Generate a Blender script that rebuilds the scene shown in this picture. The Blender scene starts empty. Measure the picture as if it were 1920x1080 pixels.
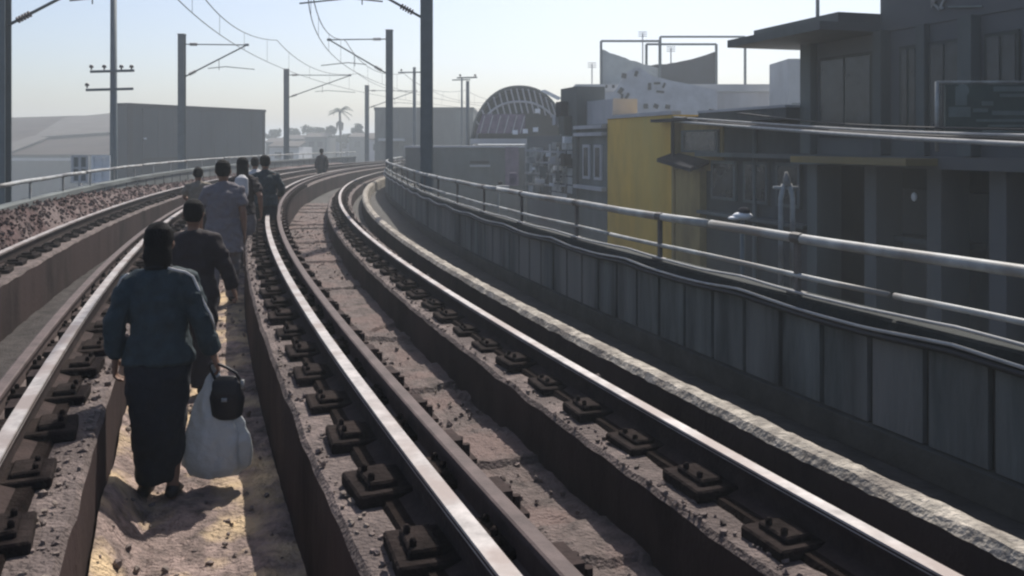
import bpy, bmesh, math, random
from mathutils import Vector, Matrix, noise
R = math.radians
rnd = random.Random(7)
scene = bpy.context.scene
col = scene.collection

# ------------------------------------------------------------------ camera, sky, sun, exposure
FPX, CX, Y0, CAMZ = 1663.0, 960.0, 270.2, 1.22
cam_d = bpy.data.cameras.new('camera'); cam = bpy.data.objects.new('camera', cam_d); col.objects.link(cam)
cam.location = (0, 0, CAMZ); cam.rotation_euler = (R(90), 0, 0)
cam_d.sensor_width = 36; cam_d.lens = 36 * FPX / 1920.0
cam_d.shift_y = -(540 - Y0) / 1920.0
cam_d.clip_start = 0.05; cam_d.clip_end = 4000
scene.camera = cam

SUN_AZ, SUN_EL = 14, 51          # degrees right of the viewing axis, height
world = bpy.data.worlds.new('World'); scene.world = world; world.use_nodes = True
wn = world.node_tree; wn.nodes.clear()
sky = wn.nodes.new('ShaderNodeTexSky'); sky.sky_type = 'NISHITA'; sky.sun_disc = False
sky.sun_elevation = R(SUN_EL); sky.sun_rotation = R(SUN_AZ)
sky.air_density = 0.8; sky.dust_density = 2.4; sky.ozone_density = 1.7; sky.altitude = 20
bg = wn.nodes.new('ShaderNodeBackground'); bg.inputs['Strength'].default_value = 0.125
wo = wn.nodes.new('ShaderNodeOutputWorld')
wn.links.new(sky.outputs[0], bg.inputs[0]); wn.links.new(bg.outputs[0], wo.inputs[0])

sun_d = bpy.data.lights.new('sun', 'SUN'); sun = bpy.data.objects.new('sun', sun_d); col.objects.link(sun)
sun_d.energy = 4.9; sun_d.angle = R(0.6); sun_d.color = (1.0, 0.95, 0.87)
to_sun = Vector((math.sin(R(SUN_AZ)) * math.cos(R(SUN_EL)), math.cos(R(SUN_AZ)) * math.cos(R(SUN_EL)), math.sin(R(SUN_EL))))
sun.rotation_euler = to_sun.to_track_quat('Z', 'Y').to_euler(); sun.location = (20, 30, 60)

vs = scene.view_settings; vs.view_transform = 'Standard'; vs.look = 'None'; vs.exposure = 0.2; vs.gamma = 1.0; vs.use_curve_mapping = False
scene.cycles.filter_width = 2.3

# ------------------------------------------------------------------ layout: the curve of the line
X0, TH0, K = 1.0158, -0.3983, 0.0085
def th(s): return TH0 + K * s
def P(s, d, z):
    a = th(s)
    return Vector((X0 + (math.cos(TH0) - math.cos(a)) / K + d * math.cos(a),
                   (math.sin(a) - math.sin(TH0)) / K - d * math.sin(a), z))
def at(px, py, Y):
    return Vector(((px - CX) / FPX * Y, Y, CAMZ + (Y0 - py) / FPX * Y))
def smooth(a, b, x):
    t = min(1, max(0, (x - a) / (b - a))); return t * t * (3 - 2 * t)
HAZE = 0.0027    # density of the air
GZ = -8.5        # street level
FZ = -0.74       # deck floor level
def dR(s): return 3.22 - 0.7 * smooth(24, 42, s)
def dL(s): return -3.55 - 0.026 * max(0, s - 13)

# ------------------------------------------------------------------ materials
MATS = {}
def M(name, c, rough=0.85, var=0.25, scale=6, bump=0.15, c2=None, metal=0.0, spec=0.3, stretch=(1, 1, 1), bscale=None, mixlo=0.45, mixhi=0.6, emit=None):
    m = bpy.data.materials.new(name); m.use_nodes = True; nt = m.node_tree
    b = nt.nodes['Principled BSDF']; b.inputs['Roughness'].default_value = rough
    b.inputs['Metallic'].default_value = metal; b.inputs['Specular IOR Level'].default_value = spec
    geo = nt.nodes.new('ShaderNodeNewGeometry')
    mp = nt.nodes.new('ShaderNodeMapping'); mp.inputs['Scale'].default_value = stretch
    nt.links.new(geo.outputs['Position'], mp.inputs[0])
    n1 = nt.nodes.new('ShaderNodeTexNoise'); n1.inputs['Scale'].default_value = scale; n1.inputs['Detail'].default_value = 7; n1.inputs['Roughness'].default_value = 0.62
    nt.links.new(mp.outputs[0], n1.inputs['Vector'])
    r1 = nt.nodes.new('ShaderNodeValToRGB'); r1.color_ramp.elements[0].position = 0.3; r1.color_ramp.elements[1].position = 0.7
    r1.color_ramp.elements[0].color = tuple(max(0, x * (1 - var)) for x in c) + (1,)
    r1.color_ramp.elements[1].color = tuple(min(1, x * (1 + var)) for x in c) + (1,)
    nt.links.new(n1.outputs[0], r1.inputs[0]); out = r1.outputs[0]
    if c2:
        n2 = nt.nodes.new('ShaderNodeTexNoise'); n2.inputs['Scale'].default_value = scale * 0.27; n2.inputs['Detail'].default_value = 5
        nt.links.new(mp.outputs[0], n2.inputs['Vector'])
        r2 = nt.nodes.new('ShaderNodeValToRGB'); r2.color_ramp.elements[0].position = mixlo; r2.color_ramp.elements[1].position = mixhi
        nt.links.new(n2.outputs[0], r2.inputs[0])
        mx = nt.nodes.new('ShaderNodeMix'); mx.data_type = 'RGBA'
        nt.links.new(r2.outputs[0], mx.inputs[0]); nt.links.new(out, mx.inputs[6]); mx.inputs[7].default_value = tuple(c2) + (1,)
        out = mx.outputs[2]
    nt.links.new(out, b.inputs['Base Color'])
    if bump:
        n3 = nt.nodes.new('ShaderNodeTexNoise'); n3.inputs['Scale'].default_value = bscale or scale * 5; n3.inputs['Detail'].default_value = 4
        nt.links.new(mp.outputs[0], n3.inputs['Vector'])
        bp = nt.nodes.new('ShaderNodeBump'); bp.inputs['Strength'].default_value = bump; bp.inputs['Distance'].default_value = 0.03
        nt.links.new(n3.outputs[0], bp.inputs['Height']); nt.links.new(bp.outputs[0], b.inputs['Normal'])
    MATS[name] = m
    return m
M('rail_head', (0.34, 0.315, 0.305), rough=0.62, var=0.35, scale=11, metal=0.2, bump=0.05, spec=0.3, c2=(0.25, 0.21, 0.195))
M('rail_rust', (0.036, 0.024, 0.022), rough=0.9, var=0.35, scale=9, bump=0.2, spec=0.15)
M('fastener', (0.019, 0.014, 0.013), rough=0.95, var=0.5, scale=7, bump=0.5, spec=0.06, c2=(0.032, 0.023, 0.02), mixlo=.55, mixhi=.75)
M('rail_shade', (0.014, 0.010, 0.009), rough=0.95, var=0.4, scale=9, bump=0.4, spec=0.04)
M('guard_steel', (0.095, 0.070, 0.066), rough=0.75, var=0.3, scale=8, bump=0.1, spec=0.25)
M('plinth', (0.036, 0.026, 0.0245), rough=0.95, var=0.45, scale=3.0, bump=0.3, spec=0.05, c2=(0.052, 0.036, 0.034), bscale=40, stretch=(1, 1, .5))
M('floor', (0.20, 0.148, 0.130), var=0.8, scale=8, bump=1.0, c2=(0.58, 0.43, 0.26), bscale=42, mixlo=0.48, mixhi=0.64)
M('floor_track', (0.115, 0.088, 0.080), var=0.6, scale=9, bump=1.0, c2=(0.155, 0.108, 0.096), bscale=46)
M('floor_dark', (0.05, 0.044, 0.042), var=0.35, scale=6, bump=0.6, spec=0.1, bscale=40)
M('sunlit_dust', (0.140, 0.108, 0.098), var=0.6, scale=10, bump=1.0, c2=(0.09, 0.068, 0.062), bscale=46)
M('deck', (0.05, 0.046, 0.042), var=0.4, scale=4, bump=0.4)
M('stone', (0.14, 0.108, 0.098), var=0.5, scale=9, bump=0.4, c2=(0.2, 0.16, 0.135))
M('stone_red', (0.092, 0.060, 0.057), var=0.65, scale=5, bump=0.5, spec=0.1, c2=(0.15, 0.115, 0.108))
M('kerb', (0.33, 0.295, 0.25), var=0.6, scale=11, bump=0.9, c2=(0.19, 0.165, 0.14), bscale=30)
M('panel', (0.078, 0.086, 0.085), var=0.75, scale=3.0, bump=0.4, c2=(0.145, 0.145, 0.14), stretch=(1, 1, 0.16), bscale=25)
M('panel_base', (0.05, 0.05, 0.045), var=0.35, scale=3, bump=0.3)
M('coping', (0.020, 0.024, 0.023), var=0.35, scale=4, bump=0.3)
M('pipe', (0.31, 0.32, 0.315), rough=0.55, var=0.3, scale=7, bump=0.05, spec=0.4, c2=(0.2, 0.19, 0.175))
M('pipe_brown', (0.13, 0.10, 0.075), rough=0.7, var=0.3, scale=5, bump=0.1)
M('pipe_post', (0.11, 0.10, 0.09), rough=0.6, var=0.3, scale=5, bump=0.1)
M('cable_grey', (0.30, 0.30, 0.30), rough=0.55, var=0.2, bump=0)
M('cable_black', (0.018, 0.018, 0.02), rough=0.6, var=0.2, bump=0)
M('mast', (0.10, 0.125, 0.135), rough=0.6, var=0.15, scale=3, bump=0.05, spec=0.4)
M('wire', (0.06, 0.07, 0.08), rough=0.6, var=0.1, bump=0)
M('insulator', (0.07, 0.05, 0.045), rough=0.3, var=0.1, bump=0)
M('ground', (0.09, 0.085, 0.08), var=0.3, scale=0.2, bump=0.1, bscale=4)
M('asphalt', (0.05, 0.05, 0.052), var=0.25, scale=2, bump=0.2)
M('box_clad', (0.045, 0.060, 0.072), rough=0.7, var=0.2, scale=0.5, bump=0.05, spec=0.15, stretch=(1, 1, .3))
M('box_trim', (0.028, 0.034, 0.040), rough=0.8, var=0.15, bump=0.05)
M('roof_sheet', (0.105, 0.095, 0.090), rough=0.85, var=0.25, scale=0.3, bump=0.08, spec=0.05)
M('roof_brown', (0.055, 0.044, 0.040), rough=0.85, var=0.3, scale=0.3, bump=0.08, spec=0.05)
M('wall_grey', (0.140, 0.156, 0.152), var=0.3, scale=0.9, bump=0.15, stretch=(1, 1, 0.3), c2=(0.10, 0.11, 0.108))
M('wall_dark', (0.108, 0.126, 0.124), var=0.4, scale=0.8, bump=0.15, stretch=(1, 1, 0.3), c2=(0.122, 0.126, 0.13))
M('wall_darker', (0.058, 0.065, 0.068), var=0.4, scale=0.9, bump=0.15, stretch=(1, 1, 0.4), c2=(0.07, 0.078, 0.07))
M('wall_light', (0.42, 0.42, 0.44), var=0.2, scale=0.6, bump=0.08, stretch=(1, 1, .4))
M('wall_pale', (0.50, 0.50, 0.50), var=0.15, scale=0.5, bump=0.08)
M('yellow', (0.64, 0.405, 0.07), var=0.22, scale=1.0, bump=0.15, c2=(0.55, 0.40, 0.10), stretch=(1, 1, 0.4))
M('olive', (0.30, 0.225, 0.095), var=0.35, scale=1.2, bump=0.15, c2=(0.22, 0.18, 0.10), stretch=(1, 1, 0.4))
M('tile', (0.22, 0.23, 0.23), var=0.4, scale=3, bump=0.1, c2=(0.45, 0.46, 0.46))
M('glass', (0.03, 0.036, 0.04), rough=0.25, var=0.5, scale=2, bump=0.05, spec=0.5)
M('white', (0.72, 0.73, 0.74), rough=0.6, var=0.12, scale=4, bump=0.05)
M('pale_sign', (0.50, 0.50, 0.52), var=0.2, scale=1.2, bump=0.05)
M('ink', (0.03, 0.03, 0.036), rough=0.95, var=0.2, bump=0, spec=0.05)
M('tarp', (0.045, 0.056, 0.068), rough=0.8, var=0.2, scale=0.8, bump=0.1, spec=0.1)
M('tarp_pale', (0.42, 0.44, 0.42), rough=0.7, var=0.2, scale=0.8, bump=0.1)
M('sign_green', (0.055, 0.080, 0.075), rough=0.5, var=0.2, scale=3, bump=0)
M('sign_mark', (0.15, 0.18, 0.175), rough=0.5, var=0.2, scale=3, bump=0)
M('purple', (0.16, 0.12, 0.17), rough=0.6, var=0.35, scale=3, bump=0.05)
M('bark', (0.09, 0.075, 0.06), var=0.3, scale=5, bump=0.4)
M('leaf', (0.050, 0.070, 0.040), rough=0.7, var=0.4, scale=1.5, bump=0)
M('skin', (0.20, 0.115, 0.08), rough=0.6, var=0.1, scale=10, bump=0)
M('hair', (0.012, 0.011, 0.011), rough=0.8, var=0.4, scale=30, bump=0.5, spec=0.1, stretch=(1, 1, .3))
M('navy', (0.027, 0.041, 0.048), rough=0.8, var=0.25, scale=18, bump=0.3)
M('navy_dark', (0.011, 0.013, 0.019), rough=0.85, var=0.2, scale=18, bump=0.15)
M('maroon', (0.022, 0.016, 0.019), rough=0.85, var=0.2, scale=18, bump=0.15)
M('grey_cloth', (0.16, 0.145, 0.155), rough=0.9, var=0.1, scale=14, bump=0.3)
M('tan_cloth', (0.19, 0.165, 0.13), rough=0.9, var=0.2, scale=14, bump=0.15)
M('white_cloth', (0.50, 0.49, 0.49), rough=0.9, var=0.1, scale=14, bump=0.1)
M('black_leather', (0.012, 0.011, 0.014), rough=0.55, var=0.2, scale=20, bump=0.1)
M('plastic', (0.60, 0.62, 0.63), rough=0.5, var=0.12, scale=9, bump=1.0, bscale=12, spec=0.4)
def plastic_fix():
    m = MATS['plastic']; nt = m.node_tree; b = nt.nodes['Principled BSDF']
    tr = nt.nodes.new('ShaderNodeBsdfTranslucent'); tr.inputs[0].default_value = (0.34, 0.36, 0.38, 1)
    mx = nt.nodes.new('ShaderNodeMixShader'); mx.inputs[0].default_value = 0.35
    o = nt.nodes['Material Output']; nt.links.new(b.outputs[0], mx.inputs[1]); nt.links.new(tr.outputs[0], mx.inputs[2]); nt.links.new(mx.outputs[0], o.inputs[0])
plastic_fix()

# ------------------------------------------------------------------ mesh helpers
class MB:
    def __init__(s): s.v = []; s.f = []; s.mi = []
    def add(s, vs_, fs, mi=0):
        o = len(s.v); s.v += [tuple(v) for v in vs_]; s.f += [tuple(i + o for i in f) for f in fs]; s.mi += [mi] * len(fs); return s
    def box(s, c, size, rz=0, rx=0, ry=0, mi=0):
        m = Matrix.Translation(Vector(c)) @ Matrix.Rotation(rz, 4, 'Z') @ Matrix.Rotation(ry, 4, 'Y') @ Matrix.Rotation(rx, 4, 'X')
        hx, hy, hz = [x / 2 for x in size]
        vv = [m @ Vector((x * hx, y * hy, z * hz)) for x in (-1, 1) for y in (-1, 1) for z in (-1, 1)]
        return s.add(vv, [(0, 1, 3, 2), (4, 6, 7, 5), (0, 4, 5, 1), (2, 3, 7, 6), (0, 2, 6, 4), (1, 5, 7, 3)], mi)
    def prism(s, lo, hi, mi=0):      # two loops of equal length joined into a closed solid
        n = len(lo); vv = list(lo) + list(hi)
        fs = [tuple(range(n))[::-1], tuple(range(n, 2 * n))] + [(i, (i + 1) % n, n + (i + 1) % n, n + i) for i in range(n)]
        return s.add(vv, fs, mi)
    def bar(s, a, b, w, h, up=(0, 0, 1), mi=0):
        a = Vector(a); b = Vector(b); t = (b - a).normalized(); u = Vector(up)
        x = t.cross(u)
        if x.length < 1e-4: x = t.cross(Vector((0, 1, 0)))
        x.normalize(); y = x.cross(t).normalized()
        lp = lambda p: [p + x * (w / 2 * i) + y * (h / 2 * j) for i, j in ((-1, -1), (1, -1), (1, 1), (-1, 1))]
        return s.prism(lp(a), lp(b), mi)
    def tube(s, pts, r, n=8, mi=0):
        pts = [Vector(p) for p in pts]; rings = []
        for i, p in enumerate(pts):
            t = (pts[min(i + 1, len(pts) - 1)] - pts[max(i - 1, 0)]).normalized()
            u = Vector((0, 0, 1)) if abs(t.z) < 0.95 else Vector((0, 1, 0))
            x = t.cross(u).normalized(); y = x.cross(t)
            rr = r[i] if isinstance(r, (list, tuple)) else r
            rings.append([p + (x * math.cos(2 * math.pi * k / n) + y * math.sin(2 * math.pi * k / n)) * rr for k in range(n)])
        vv = [v for rg in rings for v in rg]; fs = []
        for i in range(len(rings) - 1):
            for k in range(n):
                fs.append((i * n + k, i * n + (k + 1) % n, (i + 1) * n + (k + 1) % n, (i + 1) * n + k))
        fs.append(tuple(range(n))[::-1]); fs.append(tuple(range((len(rings) - 1) * n, len(rings) * n)))
        return s.add(vv, fs, mi)
    def loft(s, pts, rad, side=(1, 0, 0), n=16, mi=0):
        side = Vector(side); pts = [Vector(p) for p in pts]; rings = []
        for i, p in enumerate(pts):
            t = (pts[min(i + 1, len(pts) - 1)] - pts[max(i - 1, 0)]).normalized()
            x = side - t * side.dot(t)
            if x.length < 0.05: x = Vector((0, 0, 1)) - t * t.z
            x.normalize(); y = t.cross(x).normalized()
            a, b = rad[i] if isinstance(rad[i], (tuple, list)) else (rad[i], rad[i])
            rings.append([p + x * (a * math.cos(2 * math.pi * k / n)) + y * (b * math.sin(2 * math.pi * k / n)) for k in range(n)])
        vv = [v for rg in rings for v in rg]; fs = []
        for i in range(len(rings) - 1):
            for k in range(n):
                fs.append((i * n + k, i * n + (k + 1) % n, (i + 1) * n + (k + 1) % n, (i + 1) * n + k))
        fs.append(tuple(range(n))[::-1]); fs.append(tuple(range((len(rings) - 1) * n, len(rings) * n)))
        return s.add(vv, fs, mi)
    def ball(s, c, r, nu=10, nv=7, mi=0):
        c = Vector(c); r = r if isinstance(r, (tuple, list)) else (r, r, r)
        pts = [c + Vector((0, 0, -r[2] * math.cos(math.pi * i / nv))) for i in range(nv + 1)]
        rad = [(max(1e-4, r[0] * math.sin(math.pi * i / nv)), max(1e-4, r[1] * math.sin(math.pi * i / nv))) for i in range(nv + 1)]
        return s.loft(pts, rad, n=nu, mi=mi)
    def sweep(s, prof, s0, s1, step=0.5, dfun=None, far=None, mi=0, cap=True, jit=0):
        ss = []; a = s0
        while a < s1 - 1e-6:
            ss.append(a); a += step if (far is None or a < 30) else far
        ss.append(s1); n = len(prof); vv = []
        for a in ss:
            off = dfun(a) if dfun else 0
            if jit and a < 30:
                vv += [P(a, d + off + jit * .7 * noise.noise(Vector((a * 4, d * 9, z))), z + (jit * (noise.noise(Vector((a * 3.3, d * 5, 1))) + .6 * noise.noise(Vector((a * 9, d * 7, 4)))) if z > FZ + .1 else 0)) for d, z in prof]
            else: vv += [P(a, d + off, z) for d, z in prof]
        fs = [(i * n + k, (i + 1) * n + k, (i + 1) * n + (k + 1) % n, i * n + (k + 1) % n) for i in range(len(ss) - 1) for k in range(n)]
        if cap: fs += [tuple(range(n)), tuple(range((len(ss) - 1) * n, len(ss) * n))[::-1]]
        return s.add(vv, fs, mi)
    def build(s, name, mats, parent=None, smooth=False, kind=None, bevel=0):
        me = bpy.data.meshes.new(name); me.from_pydata(s.v, [], s.f)
        if not isinstance(mats, (list, tuple)): mats = [mats]
        for m in mats: me.materials.append(MATS[m])
        if len(mats) > 1: me.polygons.foreach_set('material_index', s.mi)
        if smooth: me.polygons.foreach_set('use_smooth', [True] * len(me.polygons))
        bm = bmesh.new(); bm.from_mesh(me); bmesh.ops.recalc_face_normals(bm, faces=bm.faces); bm.to_mesh(me); bm.free()
        me.update()
        o = bpy.data.objects.new(name, me); col.objects.link(o)
        if parent: o.parent = parent
        if kind: o['kind'] = kind
        if bevel:
            b = o.modifiers.new('bevel', 'BEVEL'); b.width = bevel; b.segments = 1; b.limit_method = 'ANGLE'
        return o
def tag(o, label, cat, group=None):
    o['label'] = label; o['category'] = cat
    if group: o['group'] = group
    return o
def empty(name, loc=(0, 0, 0), rz=0):
    o = bpy.data.objects.new(name, None); col.objects.link(o); o.location = loc; o.rotation_euler = (0, 0, rz); o.empty_display_size = 0.2
    return o
def link_copy(src, parent, loc, rz, name=None):
    c = src.copy(); col.objects.link(c); c.parent = parent; c.location = loc; c.rotation_euler = (0, 0, rz)
    return c
def grid_strip(s0, s1, ds, d0, d1, nd, zf):
    m = MB(); ns = int((s1 - s0) / ds); vv = []
    for i in range(ns + 1):
        s_ = s0 + (s1 - s0) * i / ns
        for j in range(nd + 1):
            d = d0 + (d1 - d0) * j / nd
            vv.append(P(s_, d, zf(s_, d)))
    fs = [(i * (nd + 1) + j, i * (nd + 1) + j + 1, (i + 1) * (nd + 1) + j + 1, (i + 1) * (nd + 1) + j) for i in range(ns) for j in range(nd)]
    return m.add(vv, fs)
def rough(s_, d, amp, sc=1.0):
    p = Vector((s_ * 3.1 * sc, d * 7.0 * sc, 0.3))
    return amp * (noise.noise(p) + 0.6 * noise.noise(p * 2.7) + 0.35 * noise.noise(p * 6.3))
ICO = None
def stone_into(m, c, r, rr=rnd):
    global ICO
    if ICO is None:
        bm = bmesh.new(); bmesh.ops.create_icosphere(bm, subdivisions=1, radius=1); bm.verts.ensure_lookup_table()
        ICO = ([v.co.copy() for v in bm.verts], [tuple(v.index for v in f.verts) for f in bm.faces]); bm.free()
    q = Matrix.Rotation(rr.uniform(0, 6.3), 3, 'Z') @ Matrix.Rotation(rr.uniform(0, 6.3), 3, 'X')
    sx, sy, sz = rr.uniform(.6, 1.3), rr.uniform(.6, 1.2), rr.uniform(.4, .8)
    m.add([Vector(c) + (q @ v) * Vector((1, 1, 1)).length / 1.732 * r * Vector((sx, sy, sz)).dot(Vector((abs(v.x), abs(v.y), abs(v.z)))) * rr.uniform(.75, 1.1) for v in ICO[0]], ICO[1])

# ------------------------------------------------------------------ ground and street
g = MB(); g.add([(-700, -60, GZ), (700, -60, GZ), (700, 900, GZ), (-700, 900, GZ)], [(0, 1, 2, 3)])
g.build('ground', 'ground', kind='structure')
st = MB(); st.add([(12.6, -30, GZ + .004), (18.6, -30, GZ + .004), (-14.5, 90, GZ + .004), (-22, 90, GZ + .004)], [(0, 1, 2, 3)])
st.v = [(4.2 + 9, -30, GZ + .004), (11.0 + 9, -30, GZ + .004), (11.0 - 27, 90, GZ + .004), (4.2 - 27, 90, GZ + .004)]
st.build('street', 'asphalt', kind='structure')

# ------------------------------------------------------------------ viaduct deck with its rail plinths
SA, SB = -4.0, 120.0
dk = MB(); dk.sweep([(-4.1, FZ), (3.45, FZ), (3.45, FZ - .35), (1.9, FZ - .7), (1.5, FZ - 2.2), (-2.4, FZ - 2.2), (-2.9, FZ - .7), (-4.1, FZ - .35)], SA, SB, 1.0, far=2.5)
deck = dk.build('viaduct_deck', 'deck', kind='structure')
RAILS = [(0.0, 0.0), (1.5, -0.2), (-1.54, 0.0), (-2.96, 0.0)]
for d, z in RAILS:
    m = MB(); zt = z - 0.17; hw = 0.31
    m.sweep([(d - hw - .01, FZ + .004), (d + hw + .01, FZ + .004), (d + hw, zt - .03), (d + hw - .02, zt - .004), (d - hw + .02, zt - .004), (d - hw, zt - .03)], SA, SB - 1, 0.1, far=2.0, jit=.014)
    m.mi = [1 if i % 6 in (2, 3, 4) and i < len(m.f) - 2 else 0 for i in range(len(m.f))]  # dusty tops also paled for sunlight, sides kept dark for their shade
    m.build('rail_plinth', ['plinth', 'sunlit_dust'], deck)
for k, s_ in enumerate([x for x in (-3, 17, 37, 57, 77, 97)]):       # columns under the deck
    m = MB(); p = P(s_, -.4, 0); m.tube([(p.x, p.y, GZ), (p.x, p.y, FZ - 2.0)], 1.0, 16); m.build('viaduct_column', 'deck', deck)
# rough floors of the troughs between the plinths
f1 = grid_strip(2.2, 18, .028, -1.21, -.325, 30, lambda s_, d: FZ + .022 + .24 * (1 - smooth(-1.22, -1.0, d)) * (.75 + .5 * noise.noise(Vector((s_ * 1.1, 3, 1)))) + rough(s_, d, .024) + .03 * max(0, noise.noise(Vector((s_ * .9, d * 2, 5)))))
f1.build('trough_floor', 'floor', smooth=False, kind='structure')
f2 = grid_strip(2.4, 30, .035, .325, 1.18, 26, lambda s_, d: FZ + .03 + rough(s_, d, .02) + (.035 if noise.noise(Vector((s_ * 1.3, d * .5, 9))) > .15 else 0))
f2.build('track_floor', 'floor_track', smooth=False, kind='structure')
f3 = grid_strip(6, 30, .05, -2.63, -1.87, 12, lambda s_, d: FZ + .02 + rough(s_, d, .015))
f3.build('left_track_floor', 'floor_dark', smooth=False, kind='structure')

# ------------------------------------------------------------------ tracks
def rail_prof(d, z, w=0.07):
    return [(d - .07, z - .165), (d + .07, z - .165), (d + .07, z - .15), (d + .011, z - .13), (d + .011, z - .042), (d + w / 2, z - .03), (d + w / 2, z - .006),
            (d + w / 2 - .008, z - .001), (d - w / 2 + .008, z - .001), (d - w / 2, z - .006), (d - w / 2, z - .03), (d - .011, z - .042), (d - .011, z - .13), (d - .07, z - .15)]
def make_fastener():
    m = MB(); m.box((0, 0, .02), (.44, .30, .05)); m.box((-.11, 0, .052), (.12, .20, .035)); m.box((.11, 0, .052), (.12, .20, .035))
    for sx in (-1, 1):
        m.tube([(sx * .15, .05, .03), (sx * .15, .05, .095)], .016, 6); m.tube([(sx * .15, -.06, .03), (sx * .15, -.06, .095)], .016, 6)
    return m
fast_src = None
def track(label, rails, guards):
    global fast_src
    root = tag(empty('railway_track', P(4, rails[0][0], 0)), label, 'railway track')
    inv = Matrix.Translation(-root.location)
    def shift(m): m.v = [tuple(Vector(v) - root.location) for v in m.v]; return m
    for d, z in rails:
        m = MB(); m.sweep(rail_prof(d, z), SA, SB - 2, .4, far=1.0)
        r_ = shift(m).build('rail', 'rail_rust', root)
        m = MB(); m.sweep([(d - .036, z - .016), (d + .036, z - .016), (d + .031, z + .003), (d - .031, z + .003)], SA, SB - 2, .4, far=1.0)
        shift(m).build('running_surface', 'rail_head', r_)
        m = MB(); m.sweep([(d - .14, z - .176), (d + .14, z - .176), (d + .125, z - .15), (d - .125, z - .15)], SA, SB - 2, .5, far=1.0)  # added dark strip along the rail foot, its colour stands in for rail shadow
        shift(m).build('rail_shade_strip', 'rail_shade', root)
        far_m = MB(); s_ = 2.05; k = 0
        while s_ < 78:
            if s_ < 34:
                loc = P(s_, d, z - .17 + .001) - root.location
                if fast_src is None:
                    fast_src = make_fastener().build('rail_fastener', 'fastener', root, bevel=.012); fast_src.location = loc; fast_src.rotation_euler = (0, 0, -th(s_))
                else:
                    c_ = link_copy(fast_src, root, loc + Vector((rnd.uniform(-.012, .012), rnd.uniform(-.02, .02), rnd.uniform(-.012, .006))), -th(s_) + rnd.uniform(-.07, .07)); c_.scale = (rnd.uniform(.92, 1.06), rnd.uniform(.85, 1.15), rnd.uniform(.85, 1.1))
            else:
                far_m.box(P(s_, d, z - .15), (.40, .30, .045), -th(s_)); far_m.box(P(s_, d, z - .11), (.3, .2, .05), -th(s_))
            s_ += 0.61; k += 1
        o = shift(far_m).build('far_rail_fasteners', 'rail_rust', root); o['kind'] = 'stuff'
    for d, z in guards:
        m = MB(); m.sweep(rail_prof(d, z, .062), SA, 100, .4, far=1.0)
        shift(m).build('guard_rail', 'guard_steel', root)
        s_ = 2.3; bsrc = None
        while s_ < 30:
            if bsrc is None:
                b = MB(); b.box((0, 0, .05), (.05, .16, .10)); b.box((.025, 0, .006), (.12, .2, .02)); b.tube([(.05, -.05, .01), (.05, -.05, .07)], .018, 6); b.tube([(.05, .05, .01), (.05, .05, .07)], .018, 6)
                bsrc = b.build('guard_bracket', 'rail_rust', root); bsrc.location = P(s_, d + .085, -.168) - root.location; bsrc.rotation_euler = (0, 0, -th(s_))
            else: link_copy(bsrc, root, P(s_, d + .085, -.168) - root.location, -th(s_))
            s_ += 0.61
    return root
track('curving railway track on the right, along the parapet, with brown guard rail', RAILS[:2], [(.185, -.02)])
track('curving railway track on the left, partly hidden by the walking people', RAILS[2:], [(-1.72, -.02)])

# ------------------------------------------------------------------ kerb, rubble, parapets
m = MB(); ns = 700; vv = []; nd = 6
prof = [(2.12, FZ + .004), (2.13, -.40), (2.16, -.355), (2.21, -.345), (2.26, -.35), (2.31, -.41), (2.33, FZ + .004)]
for i in range(ns + 1):
    s_ = 1.5 + (i / ns) ** 1.4 * 60
    for j, (d, z) in enumerate(prof):
        a = .011 if 0 < j < 6 else 0
        off = -.14 * smooth(24, 42, s_)
        vv.append(P(s_, d + off + a * .6 * noise.noise(Vector((s_ * 6, j * 3.1, 2))), z + a * (noise.noise(Vector((s_ * 5, j * 1.7, 0))) + .7 * noise.noise(Vector((s_ * 17, j * 2.7, 4))))))
n = len(prof)
m.add(vv, [(i * n + k, (i + 1) * n + k, (i + 1) * n + k + 1, i * n + k + 1) for i in range(ns) for k in range(n - 1)])
m.mi = [0 if i % (n - 1) == 0 else 1 for i in range(len(m.f))]  # track-side face takes the dark plinth colour to paint in its shade
tag(m.build('concrete_kerb', ['plinth', 'kerb']), 'rough pale broken concrete kerb between the right rail and the parapet', 'kerb')

stn = MB()
for i in range(2600):                                   # loose rubble
    s_ = 2.3 + 22 * rnd.random() ** 1.5; z_ = rnd.choice(['a', 'a', 'b', 'b', 'c', 'd', 'd', 'e', 'f'])
    if z_ == 'a': d = rnd.uniform(-1.2, -.34); z = FZ + .03 + .2 * (1 - smooth(-1.22, -1.0, d))
    elif z_ == 'b': d, z = rnd.uniform(.34, 1.16), FZ + .045
    elif z_ == 'c': d, z = rnd.choice([rnd.uniform(1.60, 1.78), rnd.uniform(1.64, 1.8)]), -.365
    elif z_ == 'd': d, z = rnd.uniform(-1.38, -1.25), -.168
    elif z_ == 'f': d, z = rnd.uniform(1.2, 1.3), -.37
    else: d, z = rnd.uniform(-.29, -.2), -.165
    stone_into(stn, P(s_, d, z), rnd.uniform(.005, .015) if z_ in 'def' else rnd.uniform(.006, .021))
o = stn.build('loose_rubble', 'stone', kind='stuff'); tag(o, 'small loose stones and chips scattered over the track bed', 'rubble')

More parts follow.
